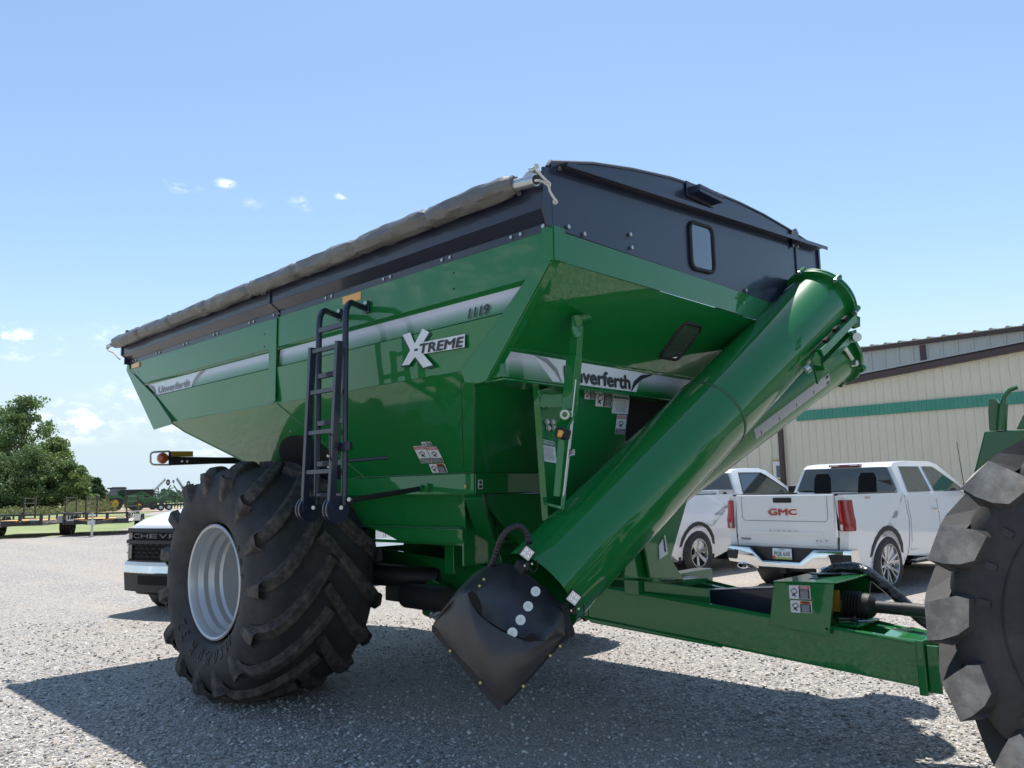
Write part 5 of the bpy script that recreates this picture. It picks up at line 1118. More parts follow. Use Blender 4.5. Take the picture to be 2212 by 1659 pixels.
def arch(yc, zc, r, a0=198, a1=-18, n=14): return [(yc+r*cos(radians(a0+(a1-a0)*k/n)), zc+r*sin(radians(a0+(a1-a0)*k/n))) for k in range(n+1)]
def interp(tab, z):
    if z <= tab[0][0]: return tab[0][1]
    for (z0, v0), (z1, v1) in zip(tab, tab[1:]):
        if z <= z1: return v0+(v1-v0)*(z-z0)/(z1-z0)
    return tab[-1][1]
BW = [(.45, .93), (.62, .975), (.85, 1.0), (1.05, 1.005), (1.16, .985), (1.30, .975), (1.44, .955)]
CW = [(1.30, .955), (1.38, .940), (1.84, .745), (1.93, .70)]
def wheel_part(root, x, y, r, w, sgn, rim, style):
    t = sub('wheel', root)
    c = (x, y, r-.012); mb = MB()
    pr = [(-w/2+.02, rim-.01), (-w/2, rim+.02), (-w/2-.004, (r+rim)/2), (-w/2+.012, r-.03), (-w/2+.035, r-.006)]+[(-w/2+.04+k*(w-.08)/8, r-(.006 if k % 2 else 0)) for k in range(9)]+[(w/2-.035, r-.006), (w/2-.012, r-.03), (w/2+.004, (r+rim)/2), (w/2, rim+.02), (w/2-.02, rim-.01)]
    mb.lathe(pr, c, (1, 0, 0), 56)
    for k in range(44):
        a = 2*pi*k/44
        for s in (-1, 1):
            p = Vector((x+s*(w/2-.035), y+cos(a)*(r-.006), c[2]+sin(a)*(r-.006))); mb.beam(p, p+Vector((-s*.05, -sin(a)*.02, cos(a)*.02)), .025, .014, (0, cos(a), sin(a)))
    obj('tyre', mb, M['rubber'], t)
    o_ = sgn*(w/2); mb = MB()
    mb.lathe([(o_-sgn*.005, rim+.005), (o_-sgn*.002, rim-.008), (o_-sgn*.03, rim-.02), (o_-sgn*.16, rim-.035)], c, (1, 0, 0), 48)
    mb.lathe([(o_-sgn*.05, .001), (o_-sgn*.04, .05), (o_-sgn*.05, .085), (o_-sgn*.08, .09)], c, (1, 0, 0), 28)
    n = 6
    for k in range(n):
        a = 2*pi*k/n+.3
        for da in ((-.17, .17) if style == 'split' else (0,)):
            d0 = Vector((0, cos(a), sin(a))); d1 = Vector((0, cos(a+da*(1.2 if style == 'split' else 1)), sin(a+da*1.2))); cc = Vector(c)+Vector((o_, 0, 0))
            mb.beam(cc+d0*.06-Vector((sgn*.055, 0, 0)), cc+d1*(rim-.018)-Vector((sgn*.018, 0, 0)), .034 if style == 'split' else .055, .03, (1, 0, 0), .040 if style == 'split' else .075, .03)
    rm = obj('rim', mb, M['chromed'], t, bevel=.003)
    mb = MB(); mb.lathe([(o_-sgn*.12, .001), (o_-sgn*.12, rim-.03)], c, (1, 0, 0), 32, False); mb.lathe([(-o_+sgn*.02, .0), (-o_+sgn*.02, rim)], c, (1, 0, 0), 32, False); obj('brake_disc', mb, M['blackm'], rm)
    mb = MB()
    for k in range(6): a = 2*pi*k/6+.8; p = Vector(c)+Vector((o_-sgn*.045, cos(a)*.062, sin(a)*.062)); mb.cyl(p, p+Vector((sgn*.02, 0, 0)), .010, 6)
    obj('lug_nut', mb, M['chrome'], rm)
def pickup(root, bed_len, crew, ra, fa, L, style, rim, face='gm'):
    fxb = lambda t, y, z: t*(interp(BW, z)-0-(.02 if y < .2 else 0))
    cb = .06+bed_len   # rear of the cab
    R = .50
    body = [(cb, 1.32), (cb, .52)]; 
    lower = [(cb, .48)]+arch(fa, .42, R)+[(L-.05, .60), (L-.03, .80), (L-.06, 1.08), (L-.13, 1.19), (L-.36, 1.275), (L-.85, 1.355), (L-1.32, 1.395), (cb, 1.385)]
    o = smooth_by(obj('body', slab(lower, -1, 1, fxb, (.62, .85, 1.05, 1.16, 1.28), (L-.5, L-.3), [-.9, -.75, -.55, -.3, 0, .3, .55, .75, .9], lambda t, y, z: y-(.15*abs(t)**2.6*min(1, max(0, (y-(L-1.0))/.8)))), M['wpaint'], root, bevel=.012)); body_o = o
    # bed: two side walls with arches, floor, front wall
    side_p = [(.10, .60)]+arch(ra, .42, R)+[(cb-.015, .48), (cb-.015, 1.42), (.10, 1.42)]
    for s in (-1, 1):
        f_ = lambda t, y, z, s=s: s*(interp(BW, z)-(.0 if t > 0 else .13)-(.025 if y < .2 else 0))
        smooth_by(obj('bed_side', slab(side_p, -1, 1, f_, (.62, .85, 1.05, 1.16, 1.30), (.2, .3)), M['wpaint'], root, bevel=.012))
    mb = MB(); mb.box(-.86, .86, .12, cb, .78, .83); mb.box(-.86, .86, cb-.06, cb-.012, .8, 1.38)
    for s in (-1, 1): mb.box(s*.84-.03, s*.84+.03, .1, cb-.02, 1.418, 1.438)
    obj('bed_liner', mb, M['trim'], root, bevel=.004)
    mb = MB()
    for s in (-1, 1):
        for yc in (ra, fa):
            ar_ = [arch(yc, .42, R+dr) for dr in (.040, .032, -.035, -.037)]; mb.grid([[(s*(interp(BW, z)+dx), y, z) for y, z in a_] for a_, dx in zip(ar_, (-.01, .012, .012, -.15))], False)
            mb.lathe([(s*.50, R-.03), (s*.94, R-.03)], (0, yc, .42), (1, 0, 0), 20, True)
    obj('wheel_arch', mb, M['trim'], root)
    mb = MB(); mb.box(-.78, .78, .5, L-.4, .38, .56); mb.cyl((-.8, ra, .40), (.8, ra, .40), .07, 12); obj('chassis', mb, M['blackm'], root)
    # cab
    ce = fa-.45 if crew else fa-.35
    top0 = cb+.10
    rf = 3.45 if crew else cb+1.15
    gh = [(cb+.02, 1.34), (top0, 1.83), (top0+.10, 1.885), (top0+.5, 1.92), (rf, 1.915), (rf+.22, 1.87), (rf+1.02, 1.37), (rf+.9, 1.34)]
    fxc = lambda t, y, z: t*interp(CW, z)
    smooth_by(obj('cab', slab(gh, -1, 1, fxc, (1.38, 1.84), ()), M['wpaint'], root, bevel=.02), 50)
    # side glass
    doors = []
    if crew: mids = [(cb+.18, cb+1.02), (cb+1.12, rf+.70)]
    else: mids = [(cb+.22, rf+.68)]
    mb = MB(); tr = MB()
    for s in (-1, 1):
        for i, (a, b) in enumerate(mids):
            last = i == len(mids)-1
            zt = 1.825; zb = 1.42
            pts = [(a, zb), (b, zb)]
            if last: pts += [(b-.05, 1.50), (rf+.14, 1.76), (rf-.02, zt)]
            else: pts += [(b, zt)]
            pts += [(a+.13 if i == 0 else a, zt)]
            out = []
            for k in range(len(pts)):
                p0, p1 = pts[k], pts[(k+1) % len(pts)]
                for j in range(4): out.append((p0[0]+(p1[0]-p0[0])*j/4, p0[1]+(p1[1]-p0[1])*j/4))
            P3 = [(s*(interp(CW, z)+.006), y, z) for y, z in out]
            mb.add(P3, [tuple(range(len(P3)))]); tr.tube(P3+P3[:1], .009, 6)
    obj('side_window', mb, M['glassg'], root, recalc=True); obj('window_surround', tr, M['chrome' if crew else 'trim'], root)
    # rear window
    mb = MB(); yb = cb+.034; yt = cb+.085
    pts = [(-.80, yb, 1.44), (.80, yb, 1.44), (.84, yb, 1.47), (.70, yt, 1.80), (.66, yt, 1.82), (-.66, yt, 1.82), (-.70, yt, 1.80), (-.84, yb, 1.47)]
    pts = [(x, y-.012-(.0), z) for x, y, z in pts]; mb.add(pts, [tuple(range(8))]); obj('rear_window', mb, M['glass'], root)
    mb = MB(); mb.box(-.26, .26, top0-.05, top0+.06, 1.845, 1.88); sl = obj('brake_light', mb, M['tail'], root, bevel=.008)
    mb = MB(); mb.box(-.23, -.08, top0-.053, top0-.04, 1.855, 1.873); mb.box(.10, .24, top0-.053, top0-.04, 1.855, 1.873); obj('lens', mb, M['lens'], sl)
    # windscreen
    mb = MB(); mb.add([(-.66, rf+.235, 1.865), (.66, rf+.235, 1.865), (.80, rf+.955, 1.425), (-.80, rf+.955, 1.425)], [(0, 1, 2, 3)]); w_ = [(x, y+.014, z+.012) for x, y, z in mb.v]; mb.v = w_; obj('windscreen', mb, M['glass'], root)
    # door seams + handles + mirror + rocker
    mb = MB()
    ys_ = [cb+.06, cb+1.07, rf+.72] if crew else [cb+.12, rf+.70]
    for s in (-1, 1):
        for y in ys_: mb.tube([(s*(interp(BW, z)+.001), y+(0 if z > .7 else .02), z) for z in (.56, .7, .85, 1.05, 1.16, 1.30)], .005, 5)
        mb.tube([(s*(interp(BW, .56)+.002), y, .56) for y in (ys_[0], (ys_[0]+ys_[-1])/2, ys_[-1])], .005, 5)
        mb.tube([(s*(interp(BW, z)+.001), cb-.008, z) for z in (.5, .62, .85, 1.05, 1.16, 1.40)], .006, 5)
    obj('door_seam', mb, M['inkgrey'], root)
    for s in (-1, 1):
        for y in ys_[1:]:
            mb = MB(); mb.box(min(s*.985, s*1.03), max(s*.985, s*1.03), y-.26, y-.06, 1.125, 1.155); obj('door_handle', mb, M['chrome'] if crew else M['wpaint'], root, bevel=.01)
        mb = MB(); mb.box(min(s*.98, s*1.22), max(s*.98, s*1.22), rf+.58, rf+.72, 1.36, 1.56); obj('mirror', mb, M['trim'], root, bevel=.03)
        mb = MB(); mb.box(min(s*.90, s*1.03), max(s*.90, s*1.03), cb+.05, fa-.62, .36, .40); mb.box(min(s*.80, s*.9), max(s*.80, s*.9), cb+.3, cb+.4, .38, .5); obj('step_board', mb, M['trim'], root, bevel=.01)
        if crew: mb = MB(); mb.box(min(s*.96, s*1.035), max(s*.96, s*1.035), cb+.04, fa-.60, .401, .415); obj('step_trim', mb, M['galv'], root, bevel=.004)
    for s in (-1, 1):
        for y in (ra, fa): wheel_part(root, s*.87, y, .415, .28, s, rim, style)
    return body_o
ga = .1153
gt = thing('pickup_truck', 'white crew cab pickup seen from behind with red badge lettering on its tailgate', 'pickup truck', (-1.7506, 6.2448, 0), -ga)
pickup(gt, 1.83, True, 1.18, 4.925, 5.88, 'split', .285)
mb = MB(); mb.box(-.80, .80, .075, .14, .66, 1.425); tg = obj('tailgate', mb, M['wpaint'], gt, bevel=.012)
mb = MB(); mb.tube([(-.70, .073, 1.40), (-.70, .073, 1.09), (-.66, .073, 1.045), (.66, .073, 1.045), (.70, .073, 1.09), (.70, .073, 1.40)], .004, 5); obj('panel_seam', mb, M['inkgrey'], tg)
mb = MB(); mb.box(-.62, .62, .068, .08, .84, .90); mb.box(-.70, .70, .070, .08, .70, .74); obj('crease', mb, M['wpaint'], tg, bevel=.005)
mb = MB(); mb.box(-.15, .15, .062, .08, 1.31, 1.385); obj('tailgate_handle', mb, M['blackm'], tg, bevel=.012)
text('badge_lettering', 'GMC', (-.24, .070, 1.125), (.24, .070, 1.125), .105, (0, 0, 1), M['chrome'], tg, bold=.09, off=.001)
text('badge_lettering', 'GMC', (-.228, .066, 1.133), (.228, .066, 1.133), .088, (0, 0, 1), M['red'], tg, bold=.045, off=.003)
text('badge_lettering', 'SIERRA', (-.24, .068, .885), (.24, .068, .885), .032, (0, 0, 1), M['galv'], tg, bold=.02, off=.004, space=1.4)
text('badge_lettering', 'SLT', (.50, .070, .765), (.68, .070, .765), .026, (0, 0, 1), M['inkgrey'], tg, bold=.01, off=.003, space=1.5)
mb = MB(); mb.box(-.74, -.57, .068, .072, .755, .785); obj('dealer_badge', mb, M['inkgrey'], tg)
mb = MB(); mb.box(-.86, .86, .10, .17, 1.40, 1.432); obj('tailgate_cap', mb, M['trim'], gt, bevel=.006)
for s in (-1, 1):
    mb = MB(); pts = [(s*.835, .062, .90), (s*.835, .062, 1.36), (s*.90, .062, 1.375), (s*.975, .13, 1.37), (s*.985, .30, 1.36), (s*1.002, .28, 1.15), (s*1.008, .20, .92), (s*.98, .11, .885), (s*.90, .062, .885)]
    Z_ = (.92, .97, 1.05, 1.15, 1.25, 1.32, 1.345); mb.grid([[(s*(px_+(interp(BW, z)-1.0 if px_ > .9 else 0)), py_, z) for px_, py_ in ((.865, .16), (.865, .066), (.90, .058), (.94, .060), (.985, .085), (1.005, .14), (1.012, .20), (1.010, .25), (.93, .25))] for z in Z_], True, True); mb.add([mb.v[k_] for k_ in range(9)], [tuple(range(9))]); mb.add([mb.v[54+k_] for k_ in range(9)], [tuple(range(9))])
    tl = obj('tail_light', mb, M['tail'], gt)
    mb = MB(); mb.grid([[(s*.885, .057, z), (s*.91, .054, z), (s*(interp(BW, z)-.075), .055, z)] for z in (1.06, 1.12, 1.2, 1.29)], True); obj('lens', mb, M['tailb'], tl)
    mb = MB(); mb.grid([[(s*.885, .054, z), (s*(interp(BW, z)-.08), .054, z)] for z in (.93, .98, 1.01)], True); obj('reverse_lens', mb, M['lens'], tl)
# chrome bumper: centre drop with raised ends
mb = MB(); F_ = [(-1.0, .30, .63), (-1.0, .09, .63), (-.93, .0, .63), (-.52, -.055, .60), (-.30, -.065, .50), (.30, -.065, .50), (.52, -.055, .60), (.93, .0, .63), (1.0, .09, .63), (1.0, .30, .63)]
hi = [.66, .66, .66, .65, .47, .47, .65, .66, .66, .66]; lo = [.44, .44, .43, .40, .38, .38, .40, .43, .44, .44]
top = [(x, y, h) for (x, y, _), h in zip(F_, hi)]; m1 = [(x, y-.012, h-.03) for (x, y, _), h in zip(F_, hi)]; m2 = [(x, y-.012, l+.04) for (x, y, _), l in zip(F_, lo)]; b0 = [(x, y+.01, l) for (x, y, _), l in zip(F_, lo)]
mb.grid([top, m1, m2, b0], True); bp_ = obj('rear_bumper', mb, M['chrome'], gt, solid=.01)
mb = MB(); [mb.add([(s*.93, .01, .664), (s*.52, -.05, .655), (s*.31, -.055, .482), (s*.31, .10, .482), (s*.50, .14, .664), (s*.98, .14, .664)], [(0, 1, 4, 5), (1, 2, 3, 4)]) for s in (-1, 1)]; mb.box(-.50, .50, .02, .08, .40, .66)
obj('bumper_step_pad', mb, M['trim'], bp_)
mb = MB()
for s in (-1, 1): mb.grid([[(s*.74, -.052, .60), (s*.93, -.026, .605), (s*1.004, .07, .60)], [(s*.77, -.050, .47), (s*.93, -.026, .475), (s*1.004, .07, .48)]], False)
obj('corner_step', mb, M['blackm'], bp_, solid=.006)
mb = MB()
for x in (-.86, -.60, .60, .70, -.42, .42): mb.cyl((x, -.07+abs(x)*.05, .52), (x, -.064+abs(x)*.05, .52), .018, 14)
obj('sensor', mb, M['galv'], bp_)
for s in (-1, 1):
    mb = MB(); mb.lathe([(0, .055), (-.10, .06), (-.105, .048), (-.02, .045)], (0, 0, 0), (0, 1, 0), 20); mb.v = [(x*1.55+s*.66, y+.05, z*.75+.375) for x, y, z in mb.v]; obj('exhaust_tip', mb, M['chrome'], gt)
mb = MB(); mb.box(-.05, .05, -.03, .2, .30, .38); mb.box(-.45, .45, .05, .12, .33, .38); obj('tow_hitch', mb, M['blackm'], gt, bevel=.006)
mb = MB(); mb.box(-.155, .155, -.018, -.008, .50, .655); lp = obj('licence_plate', mb, M['plate'], bp_, bevel=.003)
mb = MB(); mb.box(-.15, .15, -.020, -.018, .503, .53); o = obj('plate_band', mb, M['plateg'], lp); mb = MB(); mb.box(-.15, -.11, -.0215, -.020, .505, .545); obj('month_sticker', mb, M['red'], lp)
text('plate_lettering', 'PQE 610', (-.125, -.0185, .548), (.125, -.0185, .548), .062, (0, 0, 1), M['ink'], lp, bold=.005, off=.003); text('plate_lettering', 'IOWA', (-.04, -.0185, .632), (.04, -.0185, .632), .017, (0, 0, 1), M['labgreen'], lp, bold=.01, off=.003)
text('badge_lettering', 'X31', (.968, .62, 1.352), (.964, .78, 1.352), .034, (0, 0, 1), M['red'], gt, bold=.02, off=.012)
mb = MB(); mb.tube([(.90, 4.35, 1.28), (.86, 4.28, 2.25)], .006, 6); obj('antenna', mb, M['blackm'], gt)
for x in (-.38, .38):
    mb = MB(); mb.add([(x-.15, 2.02, 1.42), (x+.15, 2.02, 1.42), (x+.14, 2.05, 1.66), (x+.10, 2.06, 1.74), (x-.10, 2.06, 1.74), (x-.14, 2.05, 1.66)], [tuple(range(6))]); mb.v = [(a, 1.83+.06+.012+(c-1.42)*.13-.002, c) for a, b, c in mb.v]
    obj('headrest', mb, M['dark'], gt)
# second pickup (regular cab, tool box), mostly behind the auger
fo = (-3.985-.99*cos(.10)-1.13*sin(.10), 7.664+.99*sin(.10)-1.13*cos(.10), 0)
ft = thing('pickup_truck', 'white regular cab pickup with silver tool box parked left of the crew cab truck', 'pickup truck', fo, -.10)
pickup(ft, 2.42, False, 1.13, 4.45, 5.45, 'six', .245)
mb = MB(); mb.box(-.80, .80, .075, .14, .66, 1.425); obj('tailgate', mb, M['wpaint'], ft, bevel=.012)
mb = MB(); mb.box(-.98, .98, -.03, .10, .46, .66); obj('rear_bumper', mb, M['chrome'], ft, bevel=.03)
mb = MB(); mb.box(-.93, .93, 1.88, 2.36, 1.40, 1.50); mb.box(-.80, .80, 1.90, 2.34, 1.15, 1.40); tb_ = obj('tool_box', mb, mat('diamond_plate', (.62, .63, .64), .3, .9, bump=(60, 1, .01)), ft, bevel=.006)
mb = MB(); mb.box(.935, .945, 2.06, 2.13, 1.42, 1.46); obj('latch', mb, M['blackm'], tb_)
mb = MB()
for s in (-1, 1): mb.grid([[(s*.86, .07, z), (s*.93, .10, z), (s*.975, .24, z)] for z in (.92, 1.1, 1.36)], True)
obj('tail_light', mb, M['tail'], ft, solid=.02)
mb = MB(); mb.cyl((.75, .35, .36), (.98, .10, .34), .035, 12); obj('exhaust_tip', mb, M['blackm'], ft)
# third pickup, facing the camera behind the cart wheel
ch = .42
fc = Vector((-7.26, -.25)); hd = Vector((sin(pi-ch), cos(pi-ch)))    # heading
ct = thing('pickup_truck', 'white pickup with black grille facing the camera behind the near cart wheel', 'pickup truck', (fc.x-hd.x*5.83, fc.y-hd.y*5.83, 0), atan2(-hd.x, hd.y))
pickup(ct, 1.83, True, 1.22, 4.93, 5.88, 'six', .245)
mb = MB(); mb.box(-.80, .80, .075, .14, .66, 1.425); obj('tailgate', mb, M['wpaint'], ct, bevel=.012)
mb = MB(); mb.box(-.98, .98, -.03, .10, .46, .66); obj('rear_bumper', mb, M['chrome'], ct, bevel=.03)
L = 5.88
mb = MB()
def fy(x, d=0): return L-.02-.13*(abs(x)/.93)**2.4+d
def strip(mb, z0, z1, w, d0, d1, n=24):
    mb.grid([[(-w+2*w*k/n, fy(-w+2*w*k/n, d0), z0) for k in range(n+1)], [(-w+2*w*k/n, fy(-w+2*w*k/n, d1), z1) for k in range(n+1)]], True)
strip(mb, .70, 1.13, .93, .01, .01); gr = obj('grille', mb, M['dark'], ct, solid=.03)
mb = MB(); strip(mb, 1.10, 1.155, .95, .03, .02); strip(mb, .945, .99, .94, .05, .05); strip(mb, .99, 1.0, .94, .05, .02); strip(mb, .70, .72, .92, .035, .035)
obj('grille_bar', mb, M['trim'], gr, solid=.02)
mb = MB()
for r_ in range(4):
    for k in range(15):
        x = -.82+k*.117+(.058 if r_ % 2 else 0); z = .755+r_*.052
        if abs(x) < .88: mb.plate([(x-.058, fy(x, .025), z), (x-.025, fy(x, .03), z+.026), (x+.025, fy(x, .03), z+.026), (x+.058, fy(x, .025), z), (x+.025, fy(x, .03), z+.018), (x-.025, fy(x, .03), z+.018)], .012)
obj('grille_mesh', mb, M['trim'], gr)
def lett(body, z, h, x0, x1, m):
    n = len(body)
    for i, c_ in enumerate(body):
        xa = x0+(x1-x0)*i/n; xb = xa+(x1-x0)/n*.82
        text('grille_lettering', c_, (xa, fy(xa, .022), z), (xb, fy(xb, .022), z), h, (0, 0, 1), m, gr, bold=.03, off=.006)
lett('CHEVROLET', 1.02, .062, .80, -.80, mat('grey_letter', (.13, .13, .135), .45))
mb = MB(); mb.plate([(-.10, fy(0, .06), .838), (-.035, fy(0, .06), .838), (-.035, fy(0, .06), .862), (.035, fy(0, .06), .862), (.035, fy(0, .06), .838), (.10, fy(0, .06), .838), (.085, fy(0, .06), .802), (.035, fy(0, .06), .802), (.035, fy(0, .06), .778), (-.035, fy(0, .06), .778), (-.035, fy(0, .06), .802), (-.085, fy(0, .06), .802)], .02)
obj('emblem', mb, mat('gold_emblem', (.75, .52, .18), .3, .5), gr, bevel=.003)
mb = MB(); strip(mb, .56, .69, .965, .06, .035); strip(mb, .545, .56, .965, .05, .06); bf = obj('front_bumper', mb, M['chrome'], ct, solid=.03)
mb = MB(); strip(mb, .655, .70, .975, .055, .03); obj('bumper_top', mb, M['wpaint'], bf, solid=.05)
mb = MB(); strip(mb, .30, .545, .97, .03, .055); obj('bumper_lower', mb, M['trim'], bf, solid=.04)
mb = MB(); strip(mb, .40, .52, .62, .058, .062); obj('air_intake', mb, M['dark'], bf, solid=.01); mb = MB(); strip(mb, .25, .31, .80, -.08, -.02); obj('air_dam', mb, M['blackm'], bf, solid=.03)
for s in (-1, 1):
    mb = MB(); mb.grid([[(s*(.80+.03*k), fy(.80+.03*k, .045-(.03*k if k > 3 else 0)), z) for k in range(6)] for z in (.74, .86, .93)], True); obj('headlight', mb, M['glass'], ct, solid=.02)
    mb = MB(); mb.grid([[(s*(.80+.03*k), fy(.80+.03*k, .045-(.03*k if k > 3 else 0)), z) for k in range(6)] for z in (1.005, 1.09)], True); obj('running_light', mb, M['glass'], ct, solid=.02)
mb = MB(); mb.tube([(-.86, 4.55, 1.30), (-.84, 4.42, 2.12)], .005, 6); obj('antenna', mb, M['blackm'], ct)
# ------------------------------------------------------------------ pulling tractor (rear end at the right frame edge)
tc_ = Vector((3.12, -.62, .955))
tt = thing('farm_tractor', 'green tractor with huge dusty lugged rear tyre cut by the right frame edge', 'tractor', (3.5, 0, 0))
def shift(v): return (v[0]-3.5, v[1], v[2])
w_ = sub('wheel', tt)
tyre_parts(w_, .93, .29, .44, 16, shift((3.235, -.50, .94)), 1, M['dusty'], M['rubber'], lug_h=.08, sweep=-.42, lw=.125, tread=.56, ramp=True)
mb = MB(); mb.lathe([(0, .455), (-.012, .45), (-.02, .44), (.05, .43), (.12, .40), (.14, .10), (.10, .0)], shift((3.235, -.78, .94)), (0, 1, 0), 64); obj('rim', mb, M['rimyellow'], w_)
w_ = sub('wheel', tt)
tyre_parts(w_, .965, .30, .46, 22, shift((3.13, 1.30, .955)), 1, M['dusty'], M['rubber'], lug_h=.062, sweep=-.42, lw=.062, tread=.56)
mb = MB(); mb.lathe([(0, .50), (.012, .49), (.02, .46), (-.05, .45), (-.12, .42), (-.14, .10), (-.10, .0)], shift((3.13, 1.60, .955)), (0, 1, 0), 64); obj('rim', mb, M['rimyellow'], w_)
mb = MB(); mb.box(-.75, 3.2, .15, .75, .75, 1.25); mb.box(-.9, .3, .25, .65, .55, .85); obj('transmission_housing', mb, M['jd'], tt, bevel=.03)
mb = MB(); mb.cyl(shift((3.13, -.2, .955)), shift((3.13, 1.0, .955)), .12, 20); obj('rear_axle', mb, M['jd'], tt)
mb = MB(); mb.box(.9, 3.1, .1, .8, 1.2, 1.85); obj('hood', mb, M['jd'], tt, bevel=.08)
# rear hitch tower behind the wheel
mb = MB(); mb.plate([(2.30-3.5, .56, 1.868), (2.24-3.5, .54, 1.66), (2.17-3.5, .52, 1.46), (2.16-3.5, .52, 1.25), (2.75-3.5, .56, 1.25), (2.85-3.5, .60, 1.70), (2.62-3.5, .60, 1.72), (2.50-3.5, .58, 1.865)], .06)
mb.box(-1.34, -.75, .50, 1.1, 1.15, 1.45)
obj('hitch_tower', mb, M['jdl'] if 'jdl' in M else M['jd'], tt, bevel=.01)
mb = MB(); mb.plate([(2.318-3.5, .60, 1.872), (2.40-3.5, .60, 1.872), (2.41-3.5, .60, 1.99), (2.37-3.5, .60, 2.065), (2.335-3.5, .60, 2.07), (2.322-3.5, .60, 1.99)], .035); obj('lift_plate', mb, M['jd'], tt, bevel=.004)
mb = MB(); mb.cyl((2.385-3.5, .56, 1.872), (2.41-3.5, .56, 2.03), .032, 18, .028); mb.tube([(2.41-3.5, .56, 2.03), (2.42-3.5, .56, 2.07), (2.45-3.5, .57, 2.11), (2.49-3.5, .58, 2.125)], .014, 10)
obj('lock_pin', mb, M['jd'], tt)
mb = MB(); mb.plate([(2.46-3.5, .60, 1.872), (2.50-3.5, .60, 1.95), (2.53-3.5, .60, 1.975), (2.64-3.5, .62, 1.965), (2.72-3.5, .62, 1.87)], .05); mb.tube([(2.54-3.5, .57, 1.86), (2.62-3.5, .58, 1.95), (2.75-3.5, .60, 2.02)], .025, 10); mb.cyl((2.58-3.5, .55, 2.12), (2.75-3.5, .58, 2.12), .05, 16)
obj('link_bracket', mb, M['jd'], tt, bevel=.006)
mb = MB(); mb.box(-1.0, .1, .35, .55, .50, .57); obj('drawbar', mb, M['blackm'], tt, bevel=.01)
# ------------------------------------------------------------------ trailers at the edge of the yard
def utility_trailer(name, label, loc, fwd, group, deckm=None, tilt=0):
    t = thing(name, label, 'trailer', loc, atan2(-fwd[0], fwd[1]), group)
    W, Ln = 1.22, 5.2   # local y forward: deck runs from -Ln to 0, tongue in front
    mb = MB()
    mb.box(-W, W, -.12, 0, .50, .72); mb.box(-W, W, -Ln, -Ln+.10, .50, .70)
    for s in (-1, 1): mb.box(s*W-.06, s*W+.06, -Ln, 0, .50, .70)
    fr = obj('frame', mb, M['trail'], t, bevel=.01)
    mb = MB(); mb.box(-W+.06, W-.06, -Ln+.1, -.12, .64, .68); obj('deck', mb, deckm or M['wood'], t)
    for s in (-1, 1):
        mb = MB(); mb.box(s*W-.04, s*W+.04, -Ln, 0, .91, .97); obj('top_rail', mb, M['trail'], t)
        for k in range(6): mb = MB(); y = -.04-(Ln-.08)*k/5; mb.box(s*W-.03, s*W+.03, y-.04, y+.04, .68, .92); obj('post', mb, M['trail'], t)
    mb = MB(); mb.box(-W-.04, W+.04, -.09, 0, .91, .98); obj('top_rail', mb, M['trail'], t)
    for x in (-W, -.42, .38, W): mb = MB(); mb.box(x-.06, x+.06, -.085, -.005, .70, .92); obj('post', mb, M['trail'], t)
    mb = MB(); mb.beam((-.8, -.05, .62), (0, 1.25, .56), .09, .14); mb.beam((.8, -.05, .62), (0, 1.25, .56), .09, .14); obj('tongue', mb, M['trail'], t)
    mb = MB(); mb.box(-.13, .13, 1.15, 1.42, .50, .68); mb.cyl((.0, 1.05, .05), (0, 1.05, .98), .045, 10); mb.cyl((.0, 1.05, .92), (.14, 1.05, .92), .03, 8); mb.box(-.1, .1, .95, 1.15, .0, .04); obj('jack', mb, M['galv'], t)
    for s in (-1, 1):
        for y in (-3.35, -2.5):
            mb = MB(); mb.lathe([(-.11, .18), (-.12, .30), (-.10, .375), (.10, .375), (.12, .30), (.11, .18)], (s*(W+.20), y, .37), (1, 0, 0), 24); wq = obj('wheel', mb, M['rubber'], t)
            mb = MB(); mb.lathe([(s*.10, .0), (s*.09, .12), (s*.11, .19)], (s*(W+.20), y, .37), (1, 0, 0), 20); obj('rim', mb, M['silver'], wq)
        mb = MB(); x0, x1 = s*W, s*(W+.36); mb.plate([(x0, -4.05, .55), (x1, -4.05, .55), (x1, -3.75, .83), (x0, -3.75, .83)], .01); mb.plate([(x0, -3.75, .83), (x1, -3.75, .83), (x1, -2.1, .83), (x0, -2.1, .83)], .01); mb.plate([(x0, -2.1, .83), (x1, -2.1, .83), (x1, -1.7, .55), (x0, -1.7, .55)], .01)
        obj('fender', mb, M['trail'], t)
        rp = MB(); x = s*.90
        for dx in (-.24, .24): rp.beam((x+dx, -Ln-.02, .60), (x+dx, -Ln+.05, 1.72), .05, .07, (1, 0, 0))
        rmp = obj('ramp', rp, M['trail'], t)
        for k in range(5): q_ = MB(); z = .72+.235*k; q_.beam((x-.24, -Ln+.02, z), (x+.24, -Ln+.02, z), .09, .03); obj('rung', q_, M['rung'], rmp)
    for xa, xb in ((-.62, -.30), (.30, .78)): text('side_lettering', 'LINX', (xb, .003, .55), (xa, .003, .55), .13, (0, 0, 1), M['orangel'], fr, bold=.03, off=.01) if False else text('side_lettering', 'LINX', (-xa, .003, .55), (-xb, .003, .54), .16, (0, 0, 1), M['orangel'], fr, bold=.08, off=.02)
    mb = MB(); mb.box(-1.1, -.78, .002, .01, .70, .76); mb.box(.85, 1.12, .002, .01, .66, .72); obj('reflector_strip', mb, M['silver'], fr)
    return t
TB_ = (-33.3, 7.4, 0); TA_ = (-34.9, 4.5, 0)
M['orangel'] = mat('orange_letter', (.95, .42, .04), .5); M['rung'] = mat('worn_rung_metal', (.22, .22, .225), .5)
utility_trailer('utility_trailer', 'black utility trailer with two upright ramps parked left of the green tractor', TB_, (.90, -.436), 'black trailers along the grass edge')
